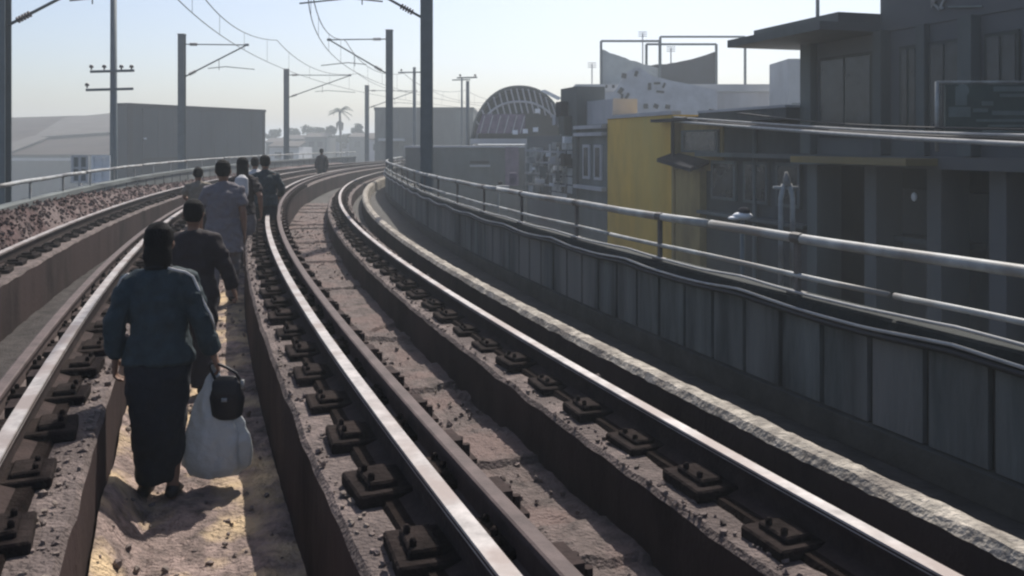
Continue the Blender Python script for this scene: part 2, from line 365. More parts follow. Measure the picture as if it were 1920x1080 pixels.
bank = grid_strip(8, 62, .06, 0, 1, 10, lambda s_, t: 0)
vv = []; ns = int(54 / .06)
for i in range(ns + 1):
    s_ = 8 + 54 * i / ns
    for j in range(11):
        t = j / 10; d0 = -3.25; d1 = dL(s_) + .02; d = d0 + (d1 - d0) * t
        vv.append(P(s_, d, -.3 + (.58 - .34 * smooth(14, 34, s_)) * t + rough(s_, d, .04, .8)))
bank.v = [tuple(v) for v in vv]
bank.build('rubble_bank', 'stone_red', kind='structure')
stn = MB()
for i in range(2800):
    s_ = 9 + 40 * rnd.random() ** 1.5; t = rnd.random(); d = -3.27 + (dL(s_) + 3.3) * t
    stone_into(stn, P(s_, d, -.29 + (.58 - .34 * smooth(14, 34, s_)) * t + .01), rnd.uniform(.01, .036))
tag(stn.build('rubble_stones', 'stone_red', kind='stuff'), 'reddish broken stones heaped along the left parapet', 'rubble')

def parapet(label, dfun, sgn, s0, s1, ztop, mats, pitch=.62):
    root = tag(empty('parapet_wall', P(s0, dfun(s0), FZ)), label, 'parapet wall'); L0 = root.location
    m = MB(); m.sweep([(sgn * .035, FZ + .004), (sgn * .15, FZ + .004), (sgn * .15, ztop - .1), (sgn * .035, ztop - .1)], s0, s1, .5, dfun, far=1.0)
    m.v = [tuple(Vector(v) - L0) for v in m.v]; m.build('wall_core', mats[1], root)
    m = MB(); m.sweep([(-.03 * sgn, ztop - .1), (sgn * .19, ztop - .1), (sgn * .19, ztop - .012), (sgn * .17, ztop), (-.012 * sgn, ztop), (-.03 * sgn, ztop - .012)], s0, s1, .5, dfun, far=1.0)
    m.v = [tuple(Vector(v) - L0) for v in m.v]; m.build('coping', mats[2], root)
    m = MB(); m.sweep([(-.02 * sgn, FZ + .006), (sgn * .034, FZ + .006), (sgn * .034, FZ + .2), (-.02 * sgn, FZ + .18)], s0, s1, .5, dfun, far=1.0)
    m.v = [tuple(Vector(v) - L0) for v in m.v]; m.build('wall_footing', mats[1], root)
    hgt = ztop - .104 - (FZ + .204); src = None; s_ = s0 + .3
    while s_ < s1 - .3:
        slope = (dfun(s_ + .3) - dfun(s_ - .3)) / .6
        loc = P(s_, dfun(s_), FZ + .204) - L0; rz = -th(s_) - math.atan(slope)
        if src is None:
            b = MB(); w = pitch / 2 - .03; x0, x1 = (0, .032) if sgn > 0 else (-.032, 0)
            lo = [(x0, -w, 0), (x1, -w - .005, 0), (x1, w + .005, 0), (x0, w, 0)]
            b.prism(lo, [(x, y, hgt) for x, y, z in lo])
            src = b.build('wall_panel', mats[0], root); src.location = loc; src.rotation_euler = (0, 0, rz)
        else: link_copy(src, root, loc, rz)
        s_ += pitch
    return root
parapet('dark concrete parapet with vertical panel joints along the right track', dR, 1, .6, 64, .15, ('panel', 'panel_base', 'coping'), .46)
parapet('low concrete parapet beyond the rubble on the left side of the line', dL, -1, 8, 66, .34, ('wall_grey', 'wall_grey', 'wall_grey'), 1.2)

def handrail(label, dfun, s0, s1, z, zlow, r, off, post_every, mats):
    root = tag(empty('handrail', P(s0, dfun(s0) + off, .18)), label, 'handrail'); L0 = root.location
    def line(name, zz, rr, mat, extra=0, seg=6.2, gap=.05, sag=0):
        a = s0
        while a < s1:
            b = min(a + seg, s1); pts = []; n_ = max(4, int((b - a - gap) / .5))
            for i in range(n_ + 1):
                s_ = a + (b - a - gap) * i / n_
                pts.append(P(s_, dfun(s_) + off + extra, zz + .004 * math.sin(s_ * 2.1) - sag * math.sin(math.pi * i / n_)) - L0)
            t = MB(); t.tube(pts, rr, 8); t.build(name, mat, root, smooth=True)
            a = b
    line('top_pipe', z, r, 'pipe'); 
    if zlow: line('lower_pipe', zlow, r * .55, 'pipe', seg=4.1)
    src = None; s_ = s0 + .9; k = 0
    while s_ < s1:
        loc = P(s_, dfun(s_) + off, .18) - L0
        if src is None:
            b = MB(); b.box((0, 0, (z - .18) / 2 - .02), (.03, .045, z - .14)); b.box((0, 0, -.02), (.10, .12, .016)); b.tube([(0, -.05, z - .18), (0, .05, z - .18)], r * 1.12, 8)
            src = b.build('post', mats, root); src.location = loc; src.rotation_euler = (0, 0, -th(s_))
        else: link_copy(src, root, loc, -th(s_))
        s_ += post_every; k += 1
    return root
handrail('pale steel pipe handrail on top of the right parapet', dR, .6, 64, .55, .285, .036, .05, 2.05, 'pipe_post')
handrail('pale pipe handrail along the left edge of the line', dL, 8, 66, .63, None, .034, -.05, 2.4, 'pipe')
for (nm, z_, r_, off, mat, sg, lab) in (('cable', .105, .011, -.06, 'cable_grey', .035, 'thin pale cable slung in loops under the right parapet coping'),
                                        ('cable', .065, .018, -.065, 'cable_black', .03, 'black cable slung just below the pale one on the right parapet'),
                                        ('cable', .20, .011, -.03, 'cable_grey', .02, 'slim grey cable lying just above the right parapet coping')):
    pts = []
    for i in range(360):
        s_ = .8 + i * .15; ph = (s_ % 2.05) / 2.05
        pts.append(P(s_, dR(s_) + off, z_ - sg * math.sin(math.pi * ph) + .006 * noise.noise(Vector((s_ * 2, z_ * 9, 0)))))
    t = MB(); t.tube(pts, r_, 6); tag(t.build(nm, mat, smooth=True), lab, 'cable')

# ------------------------------------------------------------------ overhead line masts and wires
def mast(base, node, top, width, label, base_z=-.7, drop=1.45):
    root = tag(empty('overhead_line_mast', (base.x, base.y, base_z)), label, 'mast', 'masts carrying the overhead line'); L0 = Vector(root.location)
    q = lambda *a: tuple(Vector(a) - L0)
    hx = base.x; hy = base.y; w = width
    m = MB()
    m.box(q(hx, hy - w / 2 + .012, (top + base_z) / 2), (w, .024, top - base_z)); m.box(q(hx, hy + w / 2 - .012, (top + base_z) / 2), (w, .024, top - base_z)); m.box(q(hx, hy, (top + base_z) / 2), (.02, w - .05, top - base_z))
    m.build('post', 'mast', root)
    m = MB(); m.box(q(hx, hy, base_z + .02), (w + .25, w + .25, .04)); m.build('base_plate', 'mast', root)
    dirx = 1 if node.x > hx else -1
    a0 = Vector((hx + dirx * w / 2, hy, node.z + .03)); b0 = Vector((hx + dirx * w / 2, hy, node.z - drop))
    m = MB(); m.tube([q(*a0), q(*node)], .028, 6); m.build('top_tube', 'mast', root, True)
    m = MB(); m.tube([q(*b0), q(*node)], .034, 6); m.build('cantilever_tube', 'mast', root, True)
    for a_, b_ in ((a0, node), (b0, node)):
        m = MB(); t = (b_ - a_).normalized()
        for i in range(5):
            c = a_ + t * (.25 + i * .07); m.tube([q(*(c - t * .014)), q(*(c + t * .014))], .075, 8)
        m.build('insulator', 'insulator', root, True)
    mid = b0.lerp(node, .55); reg = Vector((node.x + dirx * .35, node.y, node.z - 1.12))
    m = MB(); m.tube([q(*mid), q(*(mid + Vector((0, 0, -.5))))], .014, 5); m.tube([q(*(mid + Vector((-dirx * .5, 0, -.42)))), q(*(mid.x + dirx * .3, mid.y, mid.z - .34)), q(*reg)], .02, 6)
    m.build('registration_arm', 'mast', root, True)
    m = MB(); m.box(q(*node), (.16, .10, .10)); m.build('clamp', 'mast', root)
    m = MB(); m.box(q(hx, hy, top + .015), (w + .04, w + .04, .03)); m.build('cap', 'mast', root)
    return root
def inv_s(X, Y):
    cx, cy = X0 + math.cos(TH0) / K, -math.sin(TH0) / K
    return (math.atan2(Y - cy, -(X - cx)) - TH0) / K
NZ = 5.75
spots = [(800, 21.5, 7.6, .28, .75, 'tall grey overhead line mast nearest on the right, running out of the picture top'),
         (730, 38.5, 6.15, .28, .75, 'second grey mast along the right parapet, its bracket arm reaching left'),
         (4, 19.6, 7.6, .27, -2.25, 'grey mast at the left edge of the picture with diagonal arm'),
         (341, 40.5, 6.22, .28, -2.25, 'grey mast rising behind the dark box building on the left'),
         (537, 58.5, 6.15, .30, -2.25, 'grey mast left of the palm tree with thin bracket arm'),
         (688, 75.5, 6.2, .32, -2.25, 'small distant mast between the palm tree and grey building')]
for px, Y, top, w, dc, lab in spots:
    b = at(px, 270, Y); s_ = inv_s(b.x, b.y)
    nd_ = P(s_, dc, NZ); nd_.y = b.y
    if Y > 50: nd_.x = b.x + 4.2
    elif px == 341: nd_.x = at(463, 0, Y).x
    elif px == 730: nd_.x = at(617, 0, Y).x
    if px == 4: nd_.z = 5.6
    mast(b, nd_, top, w, lab, drop=1.75 if px == 4 else 1.45, base_z=-.9 if px in (730, 800, 4) else GZ)
for dc, lab, lab2 in ((.75, 'catenary wire slung above the right track', 'contact wire below the catenary over the right track'), (-2.25, 'catenary wire slung above the left track', 'contact wire below the catenary over the left track')):
    nodes = [2, 21.5, 40, 58, 76, 94]
    if dc > 0: nodes = [4, 22.5, 39.5, 58, 76, 94]
    def zc(s_):
        for a, b in zip(nodes, nodes[1:]):
            if a <= s_ <= b:
                t = (s_ - a) / (b - a); return NZ - 2.2 * t * (1 - t)
        return NZ
    t = MB(); t.tube([P(s_, dc, zc(s_)) for s_ in [2 + i * 1.0 for i in range(90)]], .015, 5)
    ct = tag(t.build('catenary_wire', 'wire', smooth=True), lab, 'wire')
    for s_ in [2 + 4.5 * i for i in range(18)]:
        t = MB(); t.tube([P(s_, dc, zc(s_)), P(s_, dc, 4.62)], .006, 4); t.build('dropper', 'wire', ct)
    t = MB(); t.tube([P(s_, dc, 4.62) for s_ in [2 + i * 1.0 for i in range(90)]], .013, 5)
    tag(t.build('contact_wire', 'wire', smooth=True), lab2, 'wire')

# ------------------------------------------------------------------ street poles and street cables
def utility_pole(px, Y, top_y, r, label, arms):
    b = at(px, 0, Y); zt = CAMZ + (Y0 - top_y) / FPX * Y
    root = tag(empty('utility_pole', (b.x, b.y, GZ)), label, 'pole')
    m = MB(); m.tube([(0, 0, 0), (0, 0, (zt - GZ) * .5), (0, 0, zt - GZ)], [r * 1.25, r * 1.1, r * .9], 10); m.build('post', 'mast', root, True)
    for ay, l0, l1, ins in arms:
        z = CAMZ + (Y0 - ay) / FPX * Y - GZ; sc = Y / FPX
        m = MB(); m.bar((-l0 * sc, -r - .03, z - .02 * l0 / 40), (l1 * sc, -r - .03, z + .02), .06, .09); ca = m.build('crossarm', 'mast', root)
        for i in ins:
            m = MB(); m.tube([(i * sc, -r - .03, z + .05), (i * sc, -r - .03, z + .12), (i * sc, -r - .03, z + .125), (i * sc, -r - .03, z + .22)], [.03, .03, .085, .06], 8); m.build('insulator', 'insulator', ca, True)
utility_pole(213, 32, -60, .12, 'tall slim utility pole with two crossarms in front of the box building', [(134, 40, 42, (-38, -14, 18, 37)), (168, 48, 40, (-46,))])
utility_pole(777, 62, 126, .12, 'thin distant pole with a short crossarm just left of the tall mast', [(136, 30, 26, (-24,))])
utility_pole(877, 58, 152, .13, 'short distant pole beside the arched roof', [(146, 20, 18, (-14, 14))])
utility_pole(866, 70, 146, .08, 'thinner of the two poles by the arched roof', [(150, 18, 16, ())])
utility_pole(1533, 30, -60, .07, 'thin mast pole standing behind the dark eave on the right', [])

def street_cable(pts, r, mat, label):
    P3 = [at(*p) for p in pts]; out = []
    Q = [P3[0]] + P3 + [P3[-1]]
    for a, b, c, d in zip(Q, Q[1:], Q[2:], Q[3:]):
        for i in range(10):
            t = i / 10; out.append(.5 * (2 * b + (c - a) * t + (2 * a - 5 * b + 4 * c - d) * t * t + (3 * b - a - 3 * c + d) * t ** 3))
    out.append(P3[-1]); t = MB(); t.tube(out, r, 6); tag(t.build('street_cable', mat, smooth=True), label, 'cable', 'cables strung along the street')
street_cable([(1245, 218, 26), (1560, 240, 14.5), (1920, 254, 9.6), (2500, 268, 6)], .022, 'cable_grey', 'uppermost pale street cable crossing the dark building front')
street_cable([(1245, 226, 26), (1560, 250, 14.3), (1920, 271, 9.4), (2500, 300, 6)], .035, 'cable_grey', 'thick pale street cable bundle, lowest across the dark building front')
street_cable([(1245, 222, 26.2), (1560, 246, 14.7), (1920, 263, 9.7), (2500, 285, 6)], .030, 'cable_black', 'black street cable between the two pale ones')
street_cable([(1330, 205, 23), (1560, 231, 15.5), (1920, 243, 10.2), (2500, 250, 6)], .018, 'cable_black', 'thin black street cable above the pale ones')

# ------------------------------------------------------------------ buildings
FAC_X0, FAC_K = 12.0, -0.30                      # street front line  x = X0 + K*y
fang = math.atan(-FAC_K)                         # rotation of a facade's local frame (local y runs along the street)
def fac(Y, out=0.0, z=0.0):                      # point on the street front at depth Y, 'out' metres towards the track
    n_ = Vector((-1, FAC_K, 0)).normalized()
    return Vector((FAC_X0 + FAC_K * Y, Y, z)) + n_ * out
def fslab(m, Ya, Yb, o0, o1, z0, z1, mi=0):      # block along the front from depth Ya to Yb, between outs o0 < o1
    lo = [fac(Ya, o0), fac(Yb, o0), fac(Yb, o1), fac(Ya, o1)]
    return m.prism([Vector((p.x, p.y, z0)) for p in lo], [Vector((p.x, p.y, z1)) for p in lo], mi)
def fx(px): return FAC_X0 / ((px - CX) / FPX - FAC_K)
def zpx(py, Y): return CAMZ + (Y0 - py) / FPX * Y
def bld(name, label, cat='building', loc=(0, 0, 0), group=None): return tag(empty(name, loc), label, cat, group)
def part(name, mat, root, fn, **kw):
    m = MB(); fn(m); L0 = Vector(root.location); m.v = [tuple(Vector(v) - L0) for v in m.v]
    return m.build(name, mat, root, **kw)
def sub(name, mat, prt, root, fn, **kw):
    m = MB(); fn(m); L0 = Vector(root.location); m.v = [tuple(Vector(v) - L0) for v in m.v]
    return m.build(name, mat, prt, **kw)

# big dark building on the right
YA, YB = 3.0, fx(1517)
B = bld('street_building', 'large dark building at the right edge with deep eave and taller upper block', loc=tuple(fac(YB, 0, GZ)))
part('upper_wall', 'wall_dark', B, lambda m: fslab(m, YA, YB, -9, 0, 1.0, 3.32))
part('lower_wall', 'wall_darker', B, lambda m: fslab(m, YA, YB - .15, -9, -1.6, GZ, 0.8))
part('floor_slab', 'wall_dark', B, lambda m: fslab(m, YA, YB + .02, -8.8, .45, .8, 1.0))
part('canopy', 'olive', B, lambda m: fslab(m, fx(1800), fx(1570), .452, 1.1, .86, .98))
UY = fx(1652)
part('roof_eave', 'wall_dark', B, lambda m: (fslab(m, UY, YB + 1.0, -9.4, 1.35, 3.34, 3.5), fslab(m, UY, YB + .6, -9.2, .95, 3.502, 3.68)))
UY = fx(1652)
up = part('upper_block', 'wall_dark', B, lambda m: fslab(m, YA, UY - .004, -8, .02, 3.324, 9.5))
for a, b in ((7, 8.6), (10.2, 11.8), (13.2, 14.6)):
    w_ = sub('window', 'wall_grey', up, B, lambda m: fslab(m, a, b, -.1, .06, 5.0, 6.6))
for px, wd, o in ((1522, .35, .16), (1662, .22, .22), (1826, .28, .2), (1735, .2, .12)):
    y_ = fx(px); part('pilaster', 'wall_grey', B, lambda m: fslab(m, y_ - wd / 2, y_ + wd / 2, .002, o, 1.02, 3.33))
for a, b in ((1540, 1640), (1690, 1725), (1745, 1808), (1850, 1915), (1935, 2050)):
    y1, y0_ = fx(a), fx(b)
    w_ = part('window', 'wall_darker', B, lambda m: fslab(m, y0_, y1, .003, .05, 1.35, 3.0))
    sub('pane', 'glass', w_, B, lambda m: (fslab(m, y0_ + .06, (y0_ + y1) / 2 - .03, .051, .06, 1.42, 2.93), fslab(m, (y0_ + y1) / 2 + .03, y1 - .06, .051, .06, 1.42, 2.93)))
for px in (1530, 1640, 1760, 1880, 2010):
    y_ = fx(px); part('column', 'wall_dark', B, lambda m: fslab(m, y_ - .16, y_ + .16, -.5, .1, GZ, .8))
for a, b in ((1550, 1620), (1660, 1740), (1780, 1860)):
    y1, y0_ = fx(a), fx(b); part('shutter', 'wall_dark', B, lambda m: fslab(m, y0_, y1, -1.6, -1.55, -2.6, .3))
part('counter', 'wall_grey', B, lambda m: fslab(m, fx(1770), fx(1630), -.9, -.3, -.62, -.52))
part('wall_lamp', 'white', B, lambda m: m.ball(at(1714, 369, fx(1714) - .3), (.05, .05, .08)))
# pale strokes of a sign cut off by the picture top, on the upper block
ltr = bld('sign_lettering', 'pale worn lettering strokes on the upper block of the dark building', 'sign', tuple(fac(15.2, .03, 4)))
def stroke(m, pa, pb, w):
    def onf(px, py):
        Y = fx(px) - .02; p = fac(Y, .06); p.z = zpx(py, Y); return p
    m.bar(onf(*pa), onf(*pb), .03, w * 1.3)
part('letter', 'pipe', ltr, lambda m: (stroke(m, (1751, -6), (1752, 15), .035), stroke(m, (1752, 6), (1763, -6), .03), stroke(m, (1753, 6), (1765, 18), .03)))
part('letter', 'pipe', ltr, lambda m: (stroke(m, (1766, 16), (1778, -8), .03), stroke(m, (1764, 16), (1772, 15), .03)))
part('underline', 'sign_mark', ltr, lambda m: stroke(m, (1782, 13), (1845, 12), .02))

# projecting sign at the right edge
SY = 12.2
S_ = bld('projecting_sign', 'dark green projecting signboard with pale pipe frame at right edge', 'sign', tuple(at(1756, 283, SY)))
xs0, xs1 = at(1756, 0, SY).x, 8.4; zs1, zs0 = zpx(154, SY), zpx(266, SY)
part('board', 'sign_green', S_, lambda m: m.box(((xs0 + xs1) / 2 + .06, SY, (zs0 + zs1) / 2), (xs1 - xs0 - .1, .05, zs1 - zs0 - .06)))
part('frame_post', 'pipe', S_, lambda m: m.tube([(xs0, SY - .01, zpx(284, SY)), (xs0, SY - .01, zs1 + .01)], .028, 8), smooth=True)
part('frame_bar', 'pipe', S_, lambda m: m.tube([(xs0, SY - .01, zs1), (xs1, SY - .01, zs1)], .018, 8), smooth=True)
part('picture', 'sign_mark', S_, lambda m: (m.box(at(1800, 180, SY) + Vector((0, -.03, 0)), (.16, .008, .26)), m.box(at(1797, 210, SY) + Vector((0, -.03, 0)), (.3, .008, .14)), m.ball(at(1803, 170, SY) + Vector((0, -.03, 0)), (.09, .01, .09))))
for y_, x0_, x1_, hh in ((167, 1860, 1940, 9), (179, 1872, 1940, 6), (194, 1838, 1860, 8), (207, 1822, 1850, 7), (212, 1858, 1940, 8), (226, 1828, 1940, 5), (236, 1850, 1940, 4), (246, 1840, 1940, 4)):
    part('text_line', 'sign_mark', S_, lambda m: m.box(((at(x0_, 0, SY).x + at(x1_, 0, SY).x) / 2, SY - .03, zpx(y_, SY)), (at(x1_, 0, SY).x - at(x0_, 0, SY).x, .008, hh / FPX * SY)))

# low dark shop building between the yellow one and the big one
Y1, Y2 = fx(1515) + .05, fx(1312)
B = bld('shop_building', 'low dark blue grey shop building between the yellow front and large building', loc=tuple(fac(Y1, 0, GZ)))
part('wall', 'wall_darker', B, lambda m: fslab(m, Y1, Y2, -5, -.2, GZ, 1.75))
part('flat_roof', 'wall_darker', B, lambda m: fslab(m, Y1, Y2 - .8, -5.2, .5, 1.752, 2.0))
part('roof_edge', 'wall_light', B, lambda m: fslab(m, Y1, Y2 - .8, -5.2, .52, 2.002, 2.06))
part('ledge', 'wall_dark', B, lambda m: fslab(m, Y1, Y2, -.198, .15, .9, 1.0))
part('ledge', 'wall_dark', B, lambda m: fslab(m, Y1, Y2, -.198, .1, -.6, -.52))
for a, b in ((1325, 1370), (1385, 1430), (1445, 1490)):
    y1, y0_ = fx(a), fx(b)
    w_ = part('window', 'wall_dark', B, lambda m: fslab(m, y0_, y1, -.198, -.12, -.2, .8)); sub('pane', 'glass', w_, B, lambda m: fslab(m, y0_ + .1, y1 - .1, -.119, -.11, -.12, .72))
part('drain_pipe', 'wall_grey', B, lambda m: m.tube([fac(fx(1407), -.12, GZ), fac(fx(1407), -.12, 1.7)], .06, 8), smooth=True)
# a pair of pale posts with a bracket in front of the shop
fr = bld('steel_bracket', 'pale steel posts with a crossbar standing in front of the dark shop', 'bracket', tuple(at(1475, 430, 12.0)))
yb = 12.0
for px in (1464, 1486): part('post', 'pipe', fr, lambda m: m.tube([at(px, 640, yb), at(px, 372, yb), at((px + 1475) / 2, 345, yb)], .036, 8), smooth=True)
part('crossbar', 'pipe', fr, lambda m: m.tube([at(1450, 352, yb), at(1496, 352, yb)], .025, 6), smooth=True)
part('insulator', 'pipe', fr, lambda m: m.tube([at(1475, 348, yb), at(1475, 335, yb), at(1474, 322, yb)], [.06, .05, .02], 8), smooth=True)
for px, py, Y, lab in ((1392, 405, 14.5, 'small white lamp showing over the handrail left of the steel posts'), (935, 352, 34, 'small white lamp over the handrail near the arched roof')):
    lp = bld('street_lamp', lab, 'lamp', tuple(at(px, py + 300, Y)))
    part('post', 'mast', lp, lambda m: m.tube([at(px, py + 260, Y), at(px, py + 6, Y)], .04, 8), smooth=True)
    part('lamp_head', 'white', lp, lambda m: (m.ball(at(px, py, Y), (.17, .12, .07)), m.ball(at(px - 14 * 14.5 / Y, py + 4, Y), (.12, .1, .035))), smooth=True)
    part('lamp_cap', 'ink', lp, lambda m: m.ball(at(px + 3, py - 9, Y), (.1, .1, .07)), smooth=True)

# yellow building
Y1, Y2 = fx(1262), fx(1139)
B = bld('yellow_building', 'yellow ochre painted building front facing the viaduct', loc=tuple(fac(Y1, 0, GZ)))
part('wall', 'yellow', B, lambda m: fslab(m, Y1, Y2, -4, 0, GZ, 2.05))
part('parapet', 'wall_light', B, lambda m: (fslab(m, Y1, Y2, -.25, .06, 2.052, 2.16)))
part('plaster_edge', 'olive', B, lambda m: fslab(m, Y1 - .12, Y1 - .004, -4, .05, GZ, 2.0))
part('awning', 'ink', B, lambda m: (fslab(m, fx(1345), fx(1240), .07, .35, 1.84, 1.93), fslab(m, Y1 - .2, Y1 - .13, .06, .14, .75, 1.84)))
Y3 = fx(1312)
A_ = bld('olive_annex', 'olive brown lower annex at right of the yellow front with dark sloping canopy', loc=tuple(fac(Y3, 0, GZ)))
part('wall', 'olive', A_, lambda m: fslab(m, Y3, Y1 - .13, -3, .0, GZ, .52))
def slope(m):
    a, b = fac(Y3 - .3, .45), fac(Y1 + .1, .45); a2, b2 = fac(Y3 - .3, -.1), fac(Y1 + .1, -.1)
    lo = [Vector((a.x, a.y, .5)), Vector((b.x, b.y, .72)), Vector((b2.x, b2.y, .9)), Vector((a2.x, a2.y, .7))]
    m.prism(lo, [p + Vector((0, 0, .1)) for p in lo])
part('canopy', 'ink', A_, slope)
part('upper_wall', 'olive', A_, lambda m: fslab(m, fx(1345), Y1 - .16, -3, -.15, .522, 1.83))
w_ = part('window', 'wall_grey', A_, lambda m: fslab(m, fx(1340), fx(1272), -.148, -.08, 1.0, 1.6)); sub('pane', 'glass', w_, A_, lambda m: fslab(m, fx(1336), fx(1277), -.079, -.07, 1.06, 1.54))

# grey green building left of the yellow one
Y1, Y2 = fx(1138), fx(1084)
B = bld('grey_building', 'narrow grey green building front with ledges left of the yellow one', loc=tuple(fac(Y1, 0, GZ)))
part('wall', 'wall_grey', B, lambda m: fslab(m, Y1, Y2, -5, 0, GZ, 1.9))
for z in (1.5, 1.75, -.35): part('ledge', 'wall_light', B, lambda m: fslab(m, Y1, Y2, .002, .2, z, z + .12))
part('roof_block', 'wall_light', B, lambda m: fslab(m, Y1 + .2, Y2, -1.2, -.3, 1.902, 2.75))
for a, b in ((1095, 1108), (1116, 1130)):
    y1, y0_ = fx(a), fx(b); w_ = part('window', 'wall_light', B, lambda m: fslab(m, y0_, y1, .003, .06, 0, 1.2)); sub('pane', 'glass', w_, B, lambda m: fslab(m, y0_ + .12, y1 - .12, .061, .07, .1, 1.1))

# cluttered tiled tower with boxes
Y1, Y2 = fx(1082), fx(988)
B = bld('tiled_tower', 'cluttered tiled stair tower with small boxes and cables beside the arched roof', loc=tuple(fac(Y1, 0, GZ)))
part('wall', 'wall_dark', B, lambda m: fslab(m, Y1, Y2, -4, 0, GZ, 1.55))
part('tower', 'wall_grey', B, lambda m: fslab(m, Y1 - .2, fx(1056), -1, .1, GZ, 3.3))
for k in range(4):
    for j in range(7):
        y0_ = Y1 + .2 + k * .55; z = -.9 + j * .32
        part('tile', 'tile' if (k * 3 + j * 5) % 4 else 'glass', B, lambda m: fslab(m, y0_, y0_ + .48, .102, .125, z, z + .27))
for px, py, sz, mt in ((1060, 205, .5, 'ink'), (1066, 235, .6, 'wall_darker'), (1052, 225, .35, 'wall_light'), (1012, 300, .9, 'tile'), (1030, 330, .7, 'wall_dark'), (1045, 310, .5, 'tile'), (1008, 345, .6, 'tile'), (1068, 300, .4, 'ink'), (1070, 262, .22, 'white'), (1052, 315, .16, 'white'), (1052, 338, .16, 'white'), (1018, 338, .2, 'white')):
    Y = fx(px) - .3; c = fac(Y, .25); c.z = zpx(py, Y); part('wall_box', mt, B, lambda m: m.box(c, (.3, sz, sz * 1.1), fang))
for a, b in (((1000, 282), (1052, 290)), ((1052, 290), (1020, 325)), ((1000, 282), (1000, 345)), ((1048, 280), (1048, 350))):
    Ya_, Yb_ = fx(a[0]) - .6, fx(b[0]) - .6; part('brace', 'wall_grey', B, lambda m: m.tube([at(*a, Ya_), at(*b, Yb_)], .05, 6))

LT = bld('lattice_frame', 'pale steel lattice and small boxes below the arched roof, left of the tiled tower', 'lattice', tuple(fac(fx(1030) - 1.2, 0, GZ)))
LYY = 33.0
for k in range(6): part('upright', 'tile', LT, lambda m: m.bar(at(986 + k * 15, 360, LYY), at(986 + k * 15, 270 + (k % 3) * 6, LYY), .07, .07, up=(0, 1, 0)))
for k in range(4): part('rail_bar', 'wall_light', LT, lambda m: m.bar(at(984, 282 + k * 21, LYY - .06), at(1066, 286 + k * 21, LYY - .06), .05, .07))
for k in range(5): part('diagonal', 'tile', LT, lambda m: m.bar(at(988 + k * 15, 345 - (k % 2) * 30, LYY - .1), at(1006 + k * 15, 308 - (k % 2) * 22, LYY - .1), .05, .06, up=(0, 1, 0)))
for px, py, w_, h_, mt in ((996, 300, 16, 12, 'tile'), (1018, 322, 12, 20, 'wall_dark'), (1012, 340, 18, 8, 'wall_pale'), (1036, 300, 10, 14, 'wall_light'), (1046, 330, 8, 18, 'wall_dark'), (994, 335, 9, 16, 'wall_dark'), (1028, 290, 9, 7, 'white'), (1052, 300, 6, 6, 'white'), (1000, 316, 6, 5, 'white'), (1034, 346, 8, 6, 'white'), (962, 335, 14, 22, 'purple'), (945, 352, 20, 8, 'wall_pale')):
    part('fixed_box', mt, LT, lambda m: m.box(at(px, py, LYY - .2), (w_ / FPX * LYY, .18, h_ / FPX * LYY)))

# arched roof hall
AY = 52.0
B = bld('arched_hall', 'hall with a dark arched vault roof over a purple and white panel', loc=(at(970, 0, AY).x, AY, GZ))
xl, xr = at(884, 0, AY).x, at(1064, 0, AY).x; zb, zt_ = zpx(262, AY), zpx(163, AY)
def arch_pt(t, gr=0):
    u = -1 + 2 * t; x = (xl + xr) / 2 + (xr - xl) / 2 * u; z = zb + (zt_ - zb) * (1 - abs(u + .0) ** 2.3) ** .62
    return Vector((x, 0, z - gr))
def vault(m):
    n_ = 20; o_ = [arch_pt(i / n_) for i in range(n_ + 1)]; i_ = [Vector((p.x * 1 + ((xl + xr) / 2 - p.x) * .04, 0, zb + (p.z - zb) * .94)) for p in o_]
    for a in range(n_):
        q4 = [o_[a], o_[a + 1], i_[a + 1], i_[a]]
        m.prism([p + Vector((0, AY, 0)) for p in q4], [p + Vector((0, AY + 14, 0)) for p in q4])
part('vault_roof', 'wall_dark', B, vault)
part('back_wall', 'wall_grey', B, lambda m: m.prism([Vector((arch_pt(i / 20).x, AY + 2.2, arch_pt(i / 20).z - .12)) for i in range(21)], [Vector((arch_pt(i / 20).x, AY + 2.4, arch_pt(i / 20).z - .12)) for i in range(21)]))
for k in range(15):
    t = .05 + k * .06; p = arch_pt(t); part('truss_bar', 'wall_light', B, lambda m: m.tube([Vector((p.x, AY - .1, p.z - .1)), Vector((p.x + .35, AY - .1, zb + (p.z - zb) * .5))], .045, 6))
part('arch_rim_lower', 'wall_light', B, lambda m: m.tube([Vector((arch_pt(i / 24).x * .9 + .1 * (xl + xr) / 2, AY - .12, zb + (arch_pt(i / 24).z - zb) * .72)) for i in range(25)], .07, 6), smooth=True)
part('arch_rim', 'wall_grey', B, lambda m: m.tube([Vector((arch_pt(i / 24).x, AY - .06, arch_pt(i / 24).z)) for i in range(25)], .1, 6), smooth=True)
part('skylight', 'white', B, lambda m: m.prism([at(1012, 170, AY - .2), at(1022, 168, AY - .2), at(1054, 184, AY - .2), at(1046, 188, AY - .2)], [at(1012, 170, AY + .4), at(1022, 168, AY + .4), at(1054, 184, AY + .4), at(1046, 188, AY + .4)]))
part('advert_panel', 'purple', B, lambda m: m.prism([at(892, 250, AY - .25), at(985, 250, AY - .25), at(985, 214, AY - .25), at(905, 214, AY - .25)], [at(892, 250, AY - .1), at(985, 250, AY - .1), at(985, 214, AY - .1), at(905, 214, AY - .1)]))
for k in range(6):
    x_ = 900 + k * 15; part('pale_stripe', 'pale_sign', B, lambda m: m.bar(at(x_, 250, AY - .33), at(x_ + 9, 217, AY - .33), .04, .13, up=(0, 1, 0)))
for px, py in ((1008, 208), (1004, 243), (985, 246), (966, 248)): part('floodlight', 'white', B, lambda m: m.box(at(px, py, AY - .3), (.3, .2, .26)))
